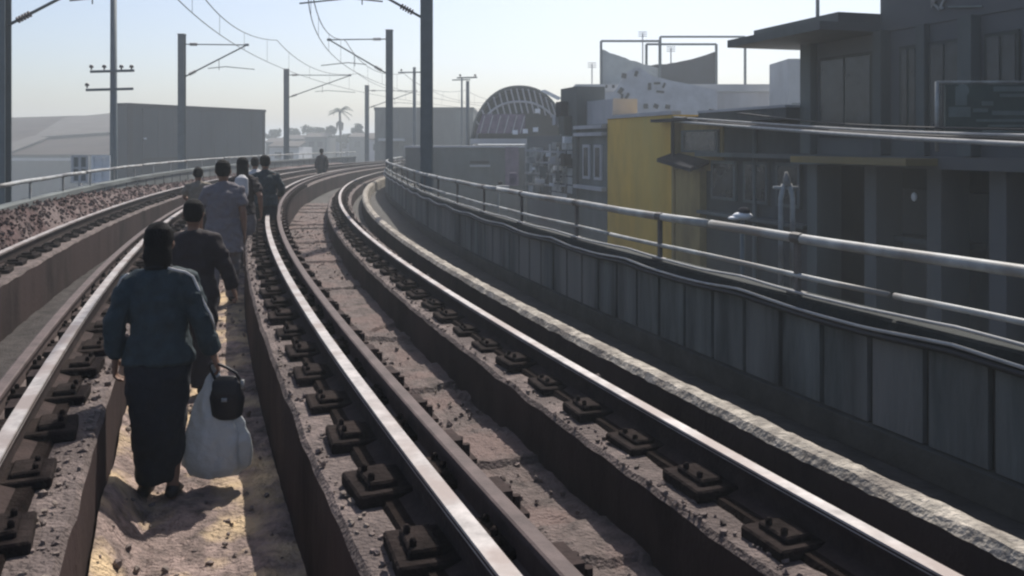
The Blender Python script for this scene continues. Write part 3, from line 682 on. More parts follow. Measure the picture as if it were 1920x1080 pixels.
part('landing', 'wall_light', B, lambda m: m.box((at(978, 0, AY).x, AY - .5, zpx(265, AY)), (xr - xl + .3, 1.4, .3)))
part('base_wall', 'wall_dark', B, lambda m: m.box((at(975, 0, AY).x, AY + 6.2, (GZ + zb - .3) / 2), (xr - xl - .3, 12, zb - .3 - GZ)))

# long dark wall below the hall
WY = 46.0
B = bld('station_wall', 'dark grey green wall block with a narrow slot behind the far handrail', loc=(at(860, 0, WY).x, WY, GZ))
part('wall', 'wall_dark', B, lambda m: m.box((at(872, 0, WY).x, WY + 2, (GZ + zpx(277, WY)) / 2), (at(984, 0, WY).x - at(760, 0, WY).x, 4, zpx(277, WY) - GZ)))
part('cap', 'wall_light', B, lambda m: m.box((at(872, 0, WY).x, WY + 2, zpx(275, WY)), (at(986, 0, WY).x - at(758, 0, WY).x, 4.2, .1)))
part('slot', 'ink', B, lambda m: m.box(at(899, 304, WY - .03), (1.0, .08, .12)))
part('slot_sill', 'wall_pale', B, lambda m: m.box(at(900, 311, WY - .08), (1.05, .2, .09)))
part('purple_banner', 'purple', B, lambda m: m.box(at(960, 312, WY - .06), (.7, .08, 2.0)))

# far grey building behind the right masts
GY = 88.0
B = bld('far_grey_building', 'plain grey block behind the two right masts, left of the arched roof', loc=(at(795, 0, GY).x, GY, GZ))
part('wall', 'wall_grey', B, lambda m: m.box((at(795, 0, GY).x, GY + 6, (GZ + zpx(206, GY)) / 2), (at(888, 0, GY).x - at(703, 0, GY).x, 12, zpx(206, GY) - GZ)))
part('roof_edge', 'wall_dark', B, lambda m: m.box((at(795, 0, GY).x, GY + 6, zpx(204, GY)), (at(889, 0, GY).x - at(702, 0, GY).x, 12.3, .3)))
for px in (745, 808): part('rib', 'wall_dark', B, lambda m: m.box(at(px, 245, GY - .06), (.3, .12, 3.5)))
part('awning', 'wall_pale', B, lambda m: m.box(at(735, 262, GY - .5), (2.6, 1.0, .25)))

# pale building with roof billboards
LY = 60.0
B = bld('pale_building', 'long pale flat roofed building behind the yellow front', loc=(at(1300, 0, LY).x, LY, GZ))
part('wall', 'wall_light', B, lambda m: m.box((at(1310, 0, LY).x, LY + 5, (GZ + zpx(172, LY)) / 2), (at(1530, 0, LY).x - at(1086, 0, LY).x, 10, zpx(172, LY) - GZ)))
part('roof_parapet', 'wall_pale', B, lambda m: m.box((at(1310, 0, LY).x, LY + 5, zpx(165, LY)), (at(1532, 0, LY).x - at(1070, 0, LY).x, 10.3, .5)))
part('side_block', 'wall_pale', B, lambda m: m.box((at(1500, 0, LY - 6).x, LY - 4, (GZ + zpx(110, LY - 6)) / 2), (1.4, 4, zpx(110, LY - 6) - GZ)))
w_ = part('vent_grille', 'wall_dark', B, lambda m: m.box(at(1499, 204, LY - 6.05), (.9, .1, .7)))
for k in range(4): sub('louvre', 'white', w_, B, lambda m: m.box(at(1499, 197 + k * 5, LY - 6.12), (.95, .06, .08)))
# billboard frames on the roof with sagging dark sheets
def billboard(name, label, px0, px1, ytop, ybot, Y, edge_l, edge_r, mid, mat, rows):
    root = bld(name, label, 'billboard', tuple(at((px0 + px1) / 2, ybot, Y)))
    for px in (px0, px1): part('frame_post', 'mast', root, lambda m: m.bar(at(px, ybot + 8, Y), at(px, ytop, Y), .16, .16, up=(0, 1, 0)))
    part('frame_bar', 'mast', root, lambda m: m.bar(at(px0, ytop, Y), at(px1, ytop, Y), .12, .14))
    if mat:
        lo, hi = [], []; n_ = 14
        def sheet(m):
            top = []
            for i in range(n_ + 1):
                t = i / n_; y_ = edge_l * (1 - t) + edge_r * t + mid * math.sin(math.pi * t) ** .8 + 2.5 * noise.noise(Vector((t * 9, px0, 0)))
                top.append((px0 + (px1 - px0) * t, y_))
            loop = [at(x, y_, Y + .1) for x, y_ in top] + [at(px1, ybot, Y + .1), at(px0, ybot, Y + .1)]
            m.prism(loop, [p + Vector((0, .06, 0)) for p in loop])
        part('torn_sheet', mat, root, sheet)
    return root
billboard('roof_billboard', 'left roof billboard frame with a pale torn sheet', 1127, 1237, 77, 162, LY + 1.0, 92, 128, 2, 'tarp_pale', 0)
billboard('roof_billboard', 'right roof billboard frame with a dark sagging sheet', 1212, 1343, 83, 160, LY + 2.0, 122, 96, 6, 'tarp', 0)
billboard('roof_billboard', 'tall empty roof billboard frame', 1238, 1397, 69, 158, LY + 5.0, 0, 0, 0, None, 0)
# jagged pale sign with dark marks
SG = LY - 1.5
S_ = bld('gable_sign', 'pale jagged roof sign with scattered dark marks below the billboards', 'sign', tuple(at(1200, 215, SG)))
part('board', 'pale_sign', S_, lambda m: (lambda lp: m.prism(lp, [p + Vector((0, .15, 0)) for p in lp]))([at(x, y, SG) for x, y in ((1098, 225), (1098, 178), (1150, 172), (1176, 135), (1196, 124), (1222, 142), (1262, 152), (1345, 168), (1345, 225))]))
for x, y, w_, h_, a in ((1170, 142, 9, 9, .2), (1193, 138, 6, 10, .3), (1164, 170, 8, 12, .6), (1166, 184, 4, 16, .1), (1176, 180, 5, 12, .5), (1218, 162, 6, 13, 0), (1232, 156, 12, 4, 0), (1245, 160, 4, 10, .4), (1238, 172, 14, 4, .1), (1152, 211, 9, 8, 0), (1180, 200, 10, 8, .6), (1211, 199, 8, 9, 0), (1230, 199, 9, 8, .4), (1252, 200, 9, 8, .2), (1137, 162, 4, 6, 0), (1150, 162, 5, 6, 0)):
    part('mark', 'ink', S_, lambda m: m.box(at(x, y, SG - .05), (w_ / FPX * SG, .06, h_ / FPX * SG), ry=a))
for px, y0_, y1_ in ((1205, 62, 160), (1110, 120, 160), (1258, 90, 160)):
    an = bld('roof_antenna', {1205: 'thin roof antenna with a small grid rising above the billboards', 1110: 'short roof antenna left of the billboards', 1258: 'thin antenna mast inside the billboard frame'}[px], 'antenna', tuple(at(px, y1_, LY + 3)))
    part('stem', 'wall_light', an, lambda m: m.tube([at(px, y1_, LY + 3), at(px, y0_, LY + 3)], .045, 6))
    part('head', 'wall_light', an, lambda m: [m.bar(at(px - 8, y0_ - 2 + k * 4, LY + 3), at(px + 8, y0_ - 2 + k * 4, LY + 3), .05, .05) for k in range(3)])

# long dark box building on the left
B0, B1 = at(238, 0, 60), at(496, 0, 72)
BB = bld('box_building', 'long dark blue grey windowless box building behind the left handrail', loc=(B0.x, B0.y, GZ))
nv = (B1 - B0).cross(Vector((0, 0, 1))).normalized(); zt0 = zpx(199, 60)
def bx(m, t0, t1, o0, o1, z0, z1):
    a, b = B0.lerp(B1, t0), B0.lerp(B1, t1)
    lo = [a + nv * o0, b + nv * o0, b + nv * o1, a + nv * o1]
    m.prism([Vector((p.x, p.y, z0)) for p in lo], [Vector((p.x, p.y, z1)) for p in lo])
part('body', 'box_clad', BB, lambda m: bx(m, 0, 1, -1.35, 0, GZ, zt0))
part('roof_edge', 'box_trim', BB, lambda m: bx(m, -.004, 1.004, -1.42, .12, zt0 + .002, zt0 + .22))
part('corner_strip', 'box_trim', BB, lambda m: bx(m, .0, .03, .002, .10, GZ, zt0))
part('corner_strip', 'box_trim', BB, lambda m: bx(m, .985, 1.0, .002, .08, GZ, zt0))
for k in range(9): 
    t0 = .095 + k * .0988; part('cladding_panel', 'box_clad', BB, lambda m: bx(m, t0, t0 + .0975, .002, .045, .3, zt0 - .1))
part('base_band', 'box_trim', BB, lambda m: bx(m, .0905, .984, .002, .03, GZ, .28))
part('wall_vent', 'white', BB, lambda m: bx(m, .10, .115, .046, .1, 1.55, 1.66))

# big sheet roof further left
RY = 130.0
B = bld('sheet_roof_warehouse', 'big warehouse with pale and brown sheet roof at far left', loc=(at(100, 0, RY).x, RY, GZ))
def pl(m, pts, th_=.25): 
    lp = [at(*p) for p in pts]; m.prism(lp, [p - Vector((0, 0, th_)) for p in lp])
part('roof_slope', 'roof_brown', B, lambda m: pl(m, [(-40, 222, 150), (215, 215, 150), (215, 290, 112), (-40, 290, 112)]))
part('roof_slope', 'roof_sheet', B, lambda m: pl(m, [(120, 224.5, 148), (212, 215.5, 149.5), (212, 252, 128), (60, 262, 123)], .1))
part('roof_slope', 'roof_sheet', B, lambda m: pl(m, [(-40, 290, 111.9), (60, 260, 123.5), (90, 262, 123), (20, 290, 111.9)], .08))
for v in B.children[1:]: v.location.z += .35
part('wall', 'wall_dark', B, lambda m: m.box((at(80, 0, 113).x, 113, (GZ + zpx(291, 113)) / 2), (20, 2, zpx(291, 113) - GZ)))
part('gutter', 'wall_pale', B, lambda m: m.box((at(66, 0, 111).x, 111, zpx(299, 111)), (9.5, .3, .3)))

# pale framed panels behind the left handrail
for x0_, x1_, mt, lab in ((134, 166, 'wall_pale', 'grey framed panel behind the left handrail'), (172, 206, 'white', 'white framed panel behind the left handrail beside the box building')):
    PYY = 31.0
    w_ = bld('framed_panel', lab, 'panel', tuple(at((x0_ + x1_) / 2, 342, PYY)))
    part('backing', 'wall_grey' if mt == 'wall_pale' else 'white', w_, lambda m: m.box(at((x0_ + x1_) / 2, 317, PYY + .04), ((x1_ - x0_) / FPX * PYY, .04, 50 / FPX * PYY)))
    for fxp in (x0_ + 2, (x0_ + x1_) / 2, x1_ - 2): part('frame_bar', mt, w_, lambda m: m.bar(at(fxp, 343, PYY), at(fxp, 292, PYY), .09, .05, up=(0, 1, 0)))
    for fyp in (293, 315, 341): part('frame_bar', mt, w_, lambda m: m.bar(at(x0_, fyp, PYY - .03), at(x1_, fyp, PYY - .03), .03, .07))
    part('leg', mt, w_, lambda m: m.bar(at((x0_ + x1_) / 2, 343, PYY + .08), Vector((at((x0_ + x1_) / 2, 0, PYY).x, PYY + .08, GZ)), .1, .1, up=(0, 1, 0)))

# far houses on the horizon
hs = [(498, 530, 268, 140, 'wall_dark'), (528, 575, 262, 150, 'wall_grey'), (572, 612, 258, 145, 'wall_dark'), (610, 660, 262, 160, 'wall_light'), (655, 705, 258, 150, 'wall_grey'), (690, 742, 262, 130, 'wall_light'), (505, 560, 276, 120, 'wall_pale')]
labs = ['far low dark house just right of the box building', 'far grey house below the mast left of the palm', 'far dark house left of the palm tree', 'far pale house below the palm tree', 'far grey house right of the palm tree', 'far pale house by the distant small mast', 'far pale low house in front of the dark one']
for (a, b, yt, Y, mt), lab in zip(hs, labs):
    B = bld('far_house', lab, 'house', (at((a + b) / 2, 0, Y).x, Y, GZ), 'far houses on the horizon'); w_ = at(b, 0, Y).x - at(a, 0, Y).x; zt = zpx(yt, Y)
    part('wall', mt, B, lambda m: m.box((at((a + b) / 2, 0, Y).x, Y + 4, (GZ + zt) / 2), (w_, 8, zt - GZ)))
    def roof(m):
        x0_, x1_ = at(a - 2, 0, Y).x, at(b + 2, 0, Y).x
        m.prism([Vector((x0_, Y - .4, zt)), Vector((x1_, Y - .4, zt)), Vector((x1_, Y + 4, zt + .7)), Vector((x0_, Y + 4, zt + .7))], [Vector((x0_, Y - .4, zt + .15)), Vector((x1_, Y - .4, zt + .15)), Vector((x1_, Y + 4, zt + .85)), Vector((x0_, Y + 4, zt + .85))])
    part('roof', 'roof_sheet', B, roof)
    for k in range(2):
        xk = at(a + (b - a) * (.3 + .4 * k), 0, Y).x; part('window', 'glass', B, lambda m: m.box((xk, Y - .03, zt - 1.1), (.9, .1, .9)))

# ------------------------------------------------------------------ trees
def leaf_cloud(m, c, r, n_, size, rr):
    for i in range(n_):
        u = Vector((rr.gauss(0, 1), rr.gauss(0, 1), rr.gauss(0, 1))).normalized() * (rr.random() ** .45)
        p = Vector(c) + Vector((u.x * r[0], u.y * r[1], u.z * r[2])); a = rr.uniform(0, 6.28); b = rr.uniform(-1, 1); s_ = size * rr.uniform(.6, 1.4)
        x = Vector((math.cos(a), math.sin(a), b)).normalized() * s_; y = x.cross(Vector((rr.gauss(0, 1), rr.gauss(0, 1), rr.gauss(0, 1)))).normalized() * s_ * .6
        m.add([p - x, p + y, p + x, p - y], [(0, 1, 2, 3)])
for px, py, Y, w_, h_, lab in ((512, 252, 170, 20, 14, 'small round tree just right of the box building roof'), (550, 248, 175, 14, 12, 'small pale tree left of the palm'), (588, 246, 170, 26, 16, 'bushy dark tree group left of the palm tree'), (622, 242, 165, 14, 12, 'small dark round tree right at the palm foot'), (668, 242, 165, 16, 12, 'small dark round tree right of the palm'), (640, 258, 155, 30, 10, 'low dark bush below the palm tree')):
    rr = random.Random(px); c = at(px, py, Y); sc = Y / FPX
    T = bld('tree', lab, 'tree', (c.x, Y, GZ), 'far trees on the horizon')
    part('trunk', 'bark', T, lambda m: (m.tube([(c.x, Y, GZ), (c.x + .2, Y, (GZ + c.z) / 2), (c.x, Y, c.z)], [.28, .2, .1], 7), m.tube([(c.x + .1, Y, c.z - 2), (c.x + .9, Y + .4, c.z)], [.12, .04], 5), m.tube([(c.x + .1, Y, c.z - 1.6), (c.x - .8, Y - .3, c.z + .2)], [.11, .04], 5)))
    def crown(m):
        for k in range(9):
            o_ = Vector((rr.uniform(-.6, .6) * w_ * sc, rr.uniform(-1, 1), rr.uniform(-.6, .5) * h_ * sc)); leaf_cloud(m, c + o_, (w_ * sc * .4, 1.0, h_ * sc * .4), 90, .22, rr)
    part('crown', 'leaf', T, crown)
PYM = 150.0; c = at(637, 208, PYM)
T = bld('palm_tree', 'tall palm tree standing against the pale sky above the far houses', 'palm tree', (c.x, PYM, GZ))
part('trunk', 'bark', T, lambda m: m.tube([(c.x + .5, PYM, GZ), (c.x + .25, PYM, 0), (c.x, PYM, c.z)], [.3, .24, .2], 8), smooth=True)
part('dead_fronds', 'bark', T, lambda m: [m.tube([c + Vector((0, 0, -1.6)), c + Vector((math.cos(k) * .5, math.sin(k) * .5, -2.1)), c + Vector((math.cos(k) * .55, math.sin(k) * .55, -3.3))], [.12, .16, .03], 5) for k in range(7)])
rr = random.Random(3)
for k in range(16):
    a = k * 2.4; el = rr.uniform(-.2, .95); L = rr.uniform(1.7, 2.5)
    def frond(m):
        pts = []; 
        for i in range(8):
            t = i / 7; r_ = L * t; pts.append(c + Vector((math.cos(a) * r_ * math.cos(el * .6), math.sin(a) * r_ * math.cos(el * .6), r_ * math.sin(el) - 1.0 * t * t * L * .45)))
        m.tube(pts, [.05 - .005 * i for i in range(8)], 4)
        for i in range(1, 8):
            for sd in (-1, 1):
                for q_ in (0, .5):
                    p = pts[i - 1].lerp(pts[i], q_); t = (pts[i] - pts[i - 1]).normalized(); sdv = t.cross(Vector((0, 0, 1))).normalized() * sd
                    tip = p + sdv * .42 + t * .32 + Vector((0, 0, -.22)); w2 = t * .07
                    m.add([p - w2, p + w2, tip], [(0, 1, 2)])
    part('frond', 'leaf', T, frond)

# ------------------------------------------------------------------ people
def remesh(o, vox, it=4, fold=0, seed=0):
    r_ = o.modifiers.new('remesh', 'REMESH'); r_.mode = 'VOXEL'; r_.voxel_size = vox; r_.use_smooth_shade = True
    s_ = o.modifiers.new('smooth', 'SMOOTH'); s_.factor = .5; s_.iterations = it
    if fold:
        t = bpy.data.textures.new('fold', 'CLOUDS'); t.noise_scale = .11; t.noise_depth = 1
        t2 = bpy.data.textures.new('crease', 'CLOUDS'); t2.noise_scale = .045; t2.noise_depth = 2
        d2 = o.modifiers.new('crease', 'DISPLACE'); d2.texture = t2; d2.strength = fold * .4; d2.mid_level = .4; d2.texture_coords = 'LOCAL'
        d_ = o.modifiers.new('fold', 'DISPLACE'); d_.texture = t; d_.strength = fold; d_.mid_level = .35; d_.texture_coords = 'LOCAL'
    return o
def person(loc, rz, H, label, top='navy', bottom='navy_dark', bottom_kind='trousers', hair='short', arm_l=None, arm_r=None, stride=.16, vox=.012, sleeves='long', tunic=0, stocky=1.0, lean=.03, group=None, shoes='black_leather'):
    root = tag(empty('person', loc, rz), label, 'person', group)
    k = H / 1.6; st_ = stocky
    V = lambda x, y, z: Vector((x * k, (y + lean * max(0, z - .8)) * k, z * k))
    rad = lambda a, b=None: (a * k, (b if b is not None else a) * k)
    sh = .150 * (1 + (st_ - 1) * .6)
    aL = arm_l or [(-sh - .055, -.02, 1.04), (-sh - .065, .06, .82)]
    aR = arm_r or [(sh + .055, -.03, 1.04), (sh + .065, .02, .82)]
    hips = [(-.085 * st_, 0, .80), (.085 * st_, 0, .80)]
    knees = [(-.09 * st_, stride * .55 + .03, .43), (.09 * st_, -stride * .35 + .03, .44)]
    ank = [(-.085, stride, .075), (.085, -stride, .10)]
    # ---- body: one continuous surface
    m = MB()
    m.loft([V(0, .012, 1.375), V(0, .012, 1.40), V(0, .008, 1.445), V(0, 0, 1.50), V(0, -.006, 1.545), V(0, -.008, 1.578), V(0, -.008, 1.597)], [rad(.035, .045), rad(.05, .072), rad(.064, .088), rad(.073, .096), rad(.07, .09), rad(.048, .062), rad(.012, .016)])
    m.loft([V(0, .098, 1.492), V(0, .115, 1.462), V(0, .096, 1.452)], [rad(.008), rad(.015), rad(.01)], n=8)              # nose
    m.loft([V(-.02, .086, 1.425), V(0, .096, 1.424), V(.02, .086, 1.425)], [rad(.006), rad(.009), rad(.006)], side=(0, 0, 1), n=8)   # mouth
    for sd in (-1, 1):
        m.loft([V(sd * .07, -.005, 1.455), V(sd * .081, -.012, 1.48), V(sd * .078, -.012, 1.51)], [rad(.008, .012), rad(.010, .022), rad(.006, .012)], n=8)   # ears
        m.ball(V(sd * .03, .083, 1.497), .011 * k)                                                                              # eyes
    m.loft([V(0, -.005, 1.28), V(0, -.003, 1.34), V(0, .0, 1.40)], [rad(.06, .055), rad(.05, .052), rad(.048, .052)])
    m.loft([V(0, 0, .74), V(0, 0, .82), V(0, 0, .98), V(0, 0, 1.16), V(0, 0, 1.28), V(0, 0, 1.34)], [rad(.12 * st_, .09), rad(.155 * st_, .115), rad(.125 * st_, .095), rad(.15 * st_, .105), rad(.15 * st_, .085), rad(.06, .05)])
    for sd, arm in ((-1, aL), (1, aR)):
        S_0 = V(sd * sh, 0, 1.262); E_ = V(*arm[0]); W_ = V(*arm[1])
        m.loft([V(sd * .09, 0, 1.29), S_0, S_0.lerp(E_, .5), E_, E_.lerp(W_, .4), W_], [rad(.05), rad(.055), rad(.043), rad(.037), rad(.036), rad(.026)], side=(0, 1, 0))
        d_ = (W_ - E_).normalized(); tot = .085 * k
        fw = Vector((0, 1, 0)) - d_ * d_.y; fw.normalize(); ou = d_.cross(fw) 
        m.loft([W_ - d_ * .01, W_ + d_ * tot * .5, W_ + d_ * tot], [rad(.03, .02), rad(.040, .018), rad(.038, .016)], side=fw)
        inn = Vector((-sd, 0, 0))
        for i, ln in enumerate((.062, .075, .070, .055)):
            b0 = W_ + d_ * tot * .95 + fw * ((1.5 - i) * .0195 * k)
            m.loft([b0 - d_ * .01, b0 + d_ * ln * .5 * k, b0 + d_ * ln * .85 * k + inn * .022 * k, b0 + d_ * ln * .95 * k + inn * .05 * k], [rad(.0095), rad(.009), rad(.0085), rad(.007)], side=fw, n=8)
        b0 = W_ + d_ * tot * .25 + fw * .03 * k
        m.loft([b0, b0 + fw * .02 * k + d_ * .03 * k + inn * .01, b0 + fw * .022 * k + d_ * .06 * k + inn * .02 * k], [rad(.012), rad(.011), rad(.008)], side=ou, n=8)
    for i in (0, 1):
        h_, n_, a_ = V(*hips[i]), V(*knees[i]), V(*ank[i])
        m.loft([h_, h_.lerp(n_, .5), n_, n_.lerp(a_, .35), a_, a_ - Vector((0, 0, .05 * k))], [rad(.078 * st_), rad(.066 * st_), rad(.05), rad(.05), rad(.034), rad(.034, .04)])
        m.loft([a_ + Vector((0, -.05 * k, -.055 * k)), a_ + Vector((0, .03 * k, -.05 * k)), a_ + Vector((0, .15 * k, -.062 * k))], [rad(.03, .02), rad(.036, .024), rad(.03, .012)])
    remesh(m.build('body', 'skin', root, True), vox * .62, 3)
    # ---- hair
    m = MB()
    m.loft([V(0, -.03, 1.43), V(0, -.032, 1.47), V(0, -.022, 1.52), V(0, -.014, 1.565), V(0, -.012, 1.60), V(0, -.012, 1.615)], [rad(.058, .058), rad(.077, .077), rad(.083, .092), rad(.076, .09), rad(.048, .058), rad(.012, .016)])
    if hair == 'bun': m.ball(V(0, -.115, 1.53), (.045 * k, .04 * k, .045 * k)); m.loft([V(0, -.045, 1.37), V(0, -.05, 1.42), V(0, -.04, 1.46)], [rad(.045, .03), rad(.062, .045), rad(.07, .06)])
    if hair == 'bob': m.loft([V(0, -.045, 1.345), V(0, -.05, 1.40), V(0, -.04, 1.46)], [rad(.062, .035), rad(.078, .052), rad(.08, .07)])
    if hair == 'long': m.loft([V(0, -.07, 1.18), V(0, -.075, 1.28), V(0, -.06, 1.38), V(0, -.04, 1.46)], [rad(.045, .02), rad(.075, .035), rad(.082, .05), rad(.08, .07)])
    if hair == 'cap': m.loft([V(0, .05, 1.545), V(0, .11, 1.538), V(0, .155, 1.53)], [rad(.075, .016), rad(.07, .012), rad(.04, .008)])
    remesh(m.build('hair', 'hair', root, True), vox * .7, 3, .012 * k)
    # ---- top
    m = MB(); zb_ = .80 - tunic
    rw = [(zb_, .19 + .06 * tunic, .15 + .05 * tunic), (.86, .18, .14), (.98, .152, .118), (1.14, .160, .122), (1.22, .158, .112), (1.275, .135, .098), (1.318, .098, .078), (1.345, .068, .064), (1.36, .058, .058)]
    m.loft([V(0, 0, z) for z, a, b in rw], [rad(a * st_ if z < 1.3 else a, b) for z, a, b in rw], n=22)
    for sd, arm in ((-1, aL), (1, aR)):
        S_0 = V(sd * sh, 0, 1.262); E_ = V(*arm[0]); W_ = V(*arm[1])
        if sleeves == 'long': m.loft([V(sd * .07, 0, 1.285), S_0, S_0.lerp(E_, .5), E_, E_.lerp(W_, .5), E_.lerp(W_, .96)], [rad(.055), rad(.064), rad(.062), rad(.056), rad(.053), rad(.046)], side=(0, 1, 0))
        else: m.loft([V(sd * .07, 0, 1.285), S_0, S_0.lerp(E_, .5), S_0.lerp(E_, .72)], [rad(.062), rad(.07), rad(.066), rad(.066)], side=(0, 1, 0))
    remesh(m.build('top', top, root, True), vox, 5, .045 * k)
    # ---- bottom
    m = MB()
    if bottom_kind == 'skirt':
        rw = [(.12, .112, .12), (.22, .125, .13), (.45, .15, .145), (.70, .175, .148), (.84, .176, .135), (.93, .155, .118), (.96, .150, .112)]
        m.loft([V(0, .0, z) for z, a, b in rw], [rad(a * st_, b) for z, a, b in rw], n=24)
    else:
        fl = .02 if bottom_kind == 'wide' else 0
        m.loft([V(0, 0, .72), V(0, 0, .82), V(0, 0, .93), V(0, 0, .96)], [rad(.11 * st_, .1), rad(.17 * st_, .126), rad(.15 * st_, .115), rad(.148 * st_, .112)], n=20)
        for i in (0, 1):
            h_, n_, a_ = V(*hips[i]), V(*knees[i]), V(*ank[i])
            m.loft([h_ + Vector((0, 0, .02)), h_.lerp(n_, .5), n_, n_.lerp(a_, .5), a_ + Vector((0, 0, -.02 * k))], [rad(.092 * st_, .1), rad(.082 * st_ + fl), rad(.066 + fl), rad(.062 + fl * 1.3), rad(.056 + fl * 1.5)])
    remesh(m.build('skirt' if bottom_kind == 'skirt' else 'trousers', bottom, root, True), vox, 5, .032 * k)
    # ---- shoes
    for i in (0, 1):
        a_ = V(*ank[i]); m = MB(); tip = .0 if i == 0 else -.02
        m.loft([a_ + Vector((0, -.07, -.045)) * k, a_ + Vector((0, -.05, -.035)) * k, a_ + Vector((0, .03, -.03)) * k, a_ + Vector((0, .13, -.05 + tip)) * k, a_ + Vector((0, .19, -.06 + tip)) * k], [rad(.02, .018), rad(.036, .034), rad(.042, .04), rad(.045, .024), rad(.025, .012)])
        m.build('shoe', shoes, root, True)
    return root

HD = -th(6)                                         # people walk along the line
def at_floor(px, Y, z=FZ + .02): p = at(px, 0, Y); return (p.x, p.y, z)
p1 = person(at_floor(297, 4.85), R(12), 1.50, 'person in dark navy jacket and long dark skirt walking away, nearest', 'navy', 'navy_dark', 'skirt', 'bob',
            arm_l=[(-.225, -.04, 1.05), (-.235, .0, .84)], arm_r=[(.235, -.03, 1.05), (.30, .03, .83)], stride=.045, vox=.011, stocky=1.0)
person(at_floor(362, 6.9), R(14), 1.50, 'person in dark maroon clothes walking just ahead of the nearest one', 'maroon', 'maroon', 'wide', 'short', stride=.14, stocky=1.02,
       arm_r=[(.25, .0, 1.05), (.31, .06, .86)])
person(at_floor(418, 10.6), R(14), 1.74, 'person in long grey shirt walking ahead between the tracks', 'grey_cloth', 'grey_cloth', 'trousers', 'short', stride=-.17, sleeves='short', tunic=.2, stocky=1.08, lean=.05, arm_l=[(-.25, .03, 1.05), (-.25, .16, .86)])
person(at_floor(371, 15.0), R(16), 1.54, 'person in tan shirt at left of the walking group', 'tan_cloth', 'maroon', 'trousers', 'short', stride=-.12, sleeves='short', arm_l=[(-.24, .08, 1.08), (-.16, .24, 1.02)], lean=.07)
person(at_floor(455, 13.6), R(14), 1.73, 'person in dark top with white pack near the rail', 'maroon', 'grey_cloth', 'wide', 'long', stride=-.18, sleeves='short', stocky=.93, arm_r=[(.24, -.1, 1.06), (.25, -.02, .84)])
person(at_floor(497, 15.5), R(12), 1.74, 'person in dark clothes walking at the right of the group beside the rail', 'navy', 'navy_dark', 'trousers', 'cap', stride=.2, stocky=1.1, arm_r=[(.26, .05, 1.06), (.22, .22, .95)])
person(at_floor(603, 38.0), R(5), 1.74, 'lone person in dark clothes far ahead on the curve', 'maroon', 'navy_dark', 'trousers', 'short', stride=.16, vox=.018)
person(at_floor(478, 18.5), R(5), 1.66, 'person in pale shirt half hidden far in the group', 'white_cloth', 'maroon', 'trousers', 'short', stride=.16, vox=.018, sleeves='short')
# white pack on the back of one walker
m = MB(); b = Vector(at_floor(452, 13.35)); m.loft([b + Vector((0, 0, 1.08)), b + Vector((0, -.02, 1.2)), b + Vector((.01, 0, 1.42)), b + Vector((.01, .04, 1.47))], [(.07, .05), (.12, .07), (.10, .06), (.04, .03)])
tag(remesh(m.build('backpack', 'white_cloth', None, True), .014), 'small white pack worn by the walker near the rail', 'backpack')

# bags of the nearest person
rz1 = R(12); Rm = Matrix.Rotation(rz1, 3, 'Z'); k1 = 1.5 / 1.6
hand = Vector(at_floor(297, 4.85)) + Rm @ (Vector((.312, .05, .728)) * k1)
def bagpart(name, mat, parent, base, fn, vox=None, fold=0):
    m = MB(); fn(m); o = m.build(name, mat, parent, True)
    if vox: remesh(o, vox, 3, fold)
    return o
hb = tag(empty('handbag', hand + Vector((.075, -.03, -.27))), 'black handbag hanging from the right hand of the nearest person', 'handbag')
bagpart('bag_body', 'black_leather', hb, None, lambda m: m.loft([(0, 0, 0), (0, 0, .02), (0, 0, .12), (0, 0, .2), (.0, 0, .235)], [(.05, .03), (.085, .045), (.1, .052), (.075, .035), (.04, .012)]), .008)
bagpart('bag_flap', 'black_leather', hb, None, lambda m: m.loft([(0, -.035, .09), (0, -.04, .15), (0, -.028, .21), (0, 0, .24)], [(.05, .008), (.08, .01), (.08, .012), (.055, .012)]), .008)
bagpart('strap', 'black_leather', hb, None, lambda m: m.tube([(-.06, 0, .21), (-.09, .01, .26), (-.105, .02, .30), (-.07, .01, .31), (0, 0, .285), (.05, -.01, .26), (.085, 0, .2)], .008, 6))
bagpart('buckle', 'pipe', hb, None, lambda m: (m.tube([(.088, -.01, .17), (.088, -.01, .22)], .011, 6), m.box((0, -.05, .12), (.03, .008, .02))))
pb = tag(empty('plastic_bag', hand + Vector((-.01, .03, -.61))), 'pale translucent plastic bag hanging beside the long dark skirt', 'plastic bag')
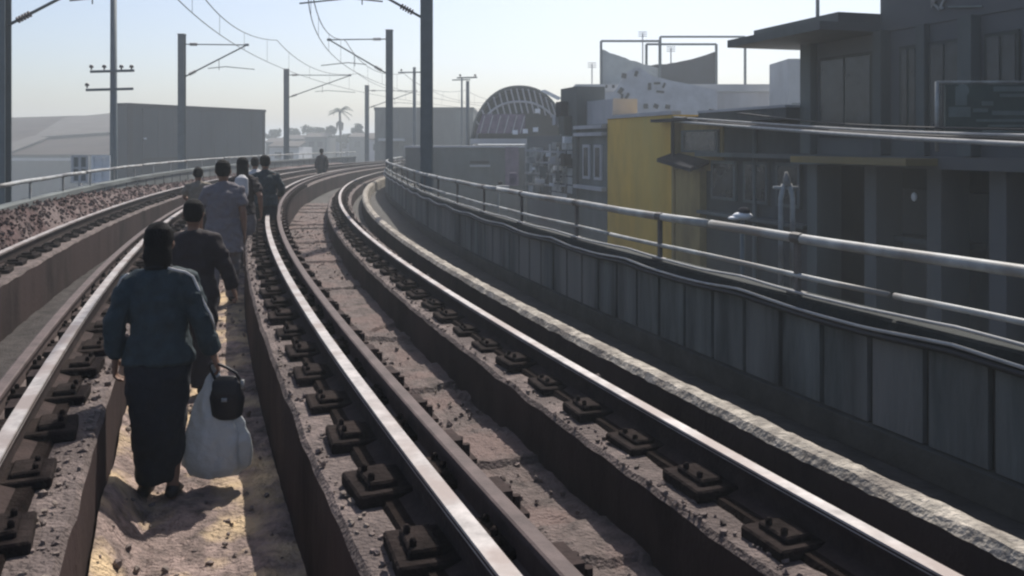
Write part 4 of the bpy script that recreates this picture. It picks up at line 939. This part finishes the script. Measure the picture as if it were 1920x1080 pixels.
def pbag(m):
    n_ = 40; n_ = 64; rows = [(0, .055, .03), (.012, .14, .06), (.06, .185, .075), (.2, .18, .08), (.34, .145, .07), (.44, .095, .05), (.52, .045, .03), (.58, .02, .015), (.60, .012, .01)]; rows = [(a[0] + (b[0] - a[0]) * q / 4, a[1] + (b[1] - a[1]) * q / 4, a[2] + (b[2] - a[2]) * q / 4) for a, b in zip(rows, rows[1:]) for q in range(4)] + [rows[-1]]; vv = []
    for j, (z, a, b) in enumerate(rows):
        for i in range(n_):
            t = 2 * math.pi * i / n_; w_ = 1 + .2 * noise.noise(Vector((math.cos(t) * 1.8, math.sin(t) * 1.8, z * 4))) + .09 * math.sin(7 * t + z * 7) * min(1, z / .3)
            vv.append((a * w_ * math.cos(t) + .012 * math.sin(z * 9), b * w_ * math.sin(t), z + .012 * noise.noise(Vector((t, z, 3)))))
    vv = [(x + .012 * noise.noise(Vector((x * 30, y * 30, z * 14))), y + .014 * noise.noise(Vector((x * 26, y * 26, z * 12 + 5))), z) for x, y, z in vv]
    fs = [(j * n_ + i, j * n_ + (i + 1) % n_, (j + 1) * n_ + (i + 1) % n_, (j + 1) * n_ + i) for j in range(len(rows) - 1) for i in range(n_)] + [tuple(range(n_))[::-1]]
    m.add(vv, fs)
bagpart('sack', 'plastic', pb, None, pbag)
bagpart('handles', 'plastic', pb, None, lambda m: (m.loft([(0, 0, .56), (-.015, .0, .62), (.0, .01, .66), (.015, .01, .62), (.01, .005, .56)], [.012] * 5, side=(0, 1, 0), n=8)))
bagpart('knot', 'plastic', pb, None, lambda m: m.ball((0, 0, .56), (.03, .025, .03)))

# pale tubes added as sun rim highlights on the nearest person's shoulder and sleeve
def rim_tube(name, pts, r_):
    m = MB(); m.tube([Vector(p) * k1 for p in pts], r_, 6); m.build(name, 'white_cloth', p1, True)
rim_tube('sleeve_rim_highlight', [(.06, -.05, 1.352), (.11, -.05, 1.337), (.155, -.045, 1.325), (.195, -.03, 1.295), (.218, -.03, 1.24), (.252, -.03, 1.15), (.295, -.02, 1.06), (.318, -.01, .98)], .008)
rim_tube('sleeve_rim_highlight', [(-.155, -.045, 1.325), (-.195, -.03, 1.295), (-.218, -.03, 1.245)], .006)

m = MB(); m.tube([Vector((.068 * math.cos(a * .3927), .004 + .066 * math.sin(a * .3927), 1.352 + .012 * math.sin(a * .3927 + 3.14))) * k1 for a in range(17)], .013, 8); m.build('collar', 'navy_dark', p1, True)

# ------------------------------------------------------------------ air
hz = MB(); hz.prism([Vector((-720, -80, GZ - 1)), Vector((720, -80, GZ - 1)), Vector((720, 920, GZ - 1)), Vector((-720, 920, GZ - 1))], [Vector((-720, -80, 12)), Vector((720, -80, 12)), Vector((720, 920, 12)), Vector((-720, 920, 12))])
hm = bpy.data.materials.new('haze'); hm.use_nodes = True; hn = hm.node_tree; hn.nodes.clear()
pv = hn.nodes.new('ShaderNodeVolumePrincipled'); pv.inputs['Color'].default_value = (0.88, 0.95, 1.0, 1); pv.inputs['Density'].default_value = HAZE; pv.inputs['Anisotropy'].default_value = 0.2
ho = hn.nodes.new('ShaderNodeOutputMaterial'); hn.links.new(pv.outputs[0], ho.inputs['Volume']); MATS['haze'] = hm
hz.build('haze', 'haze', kind='stuff')
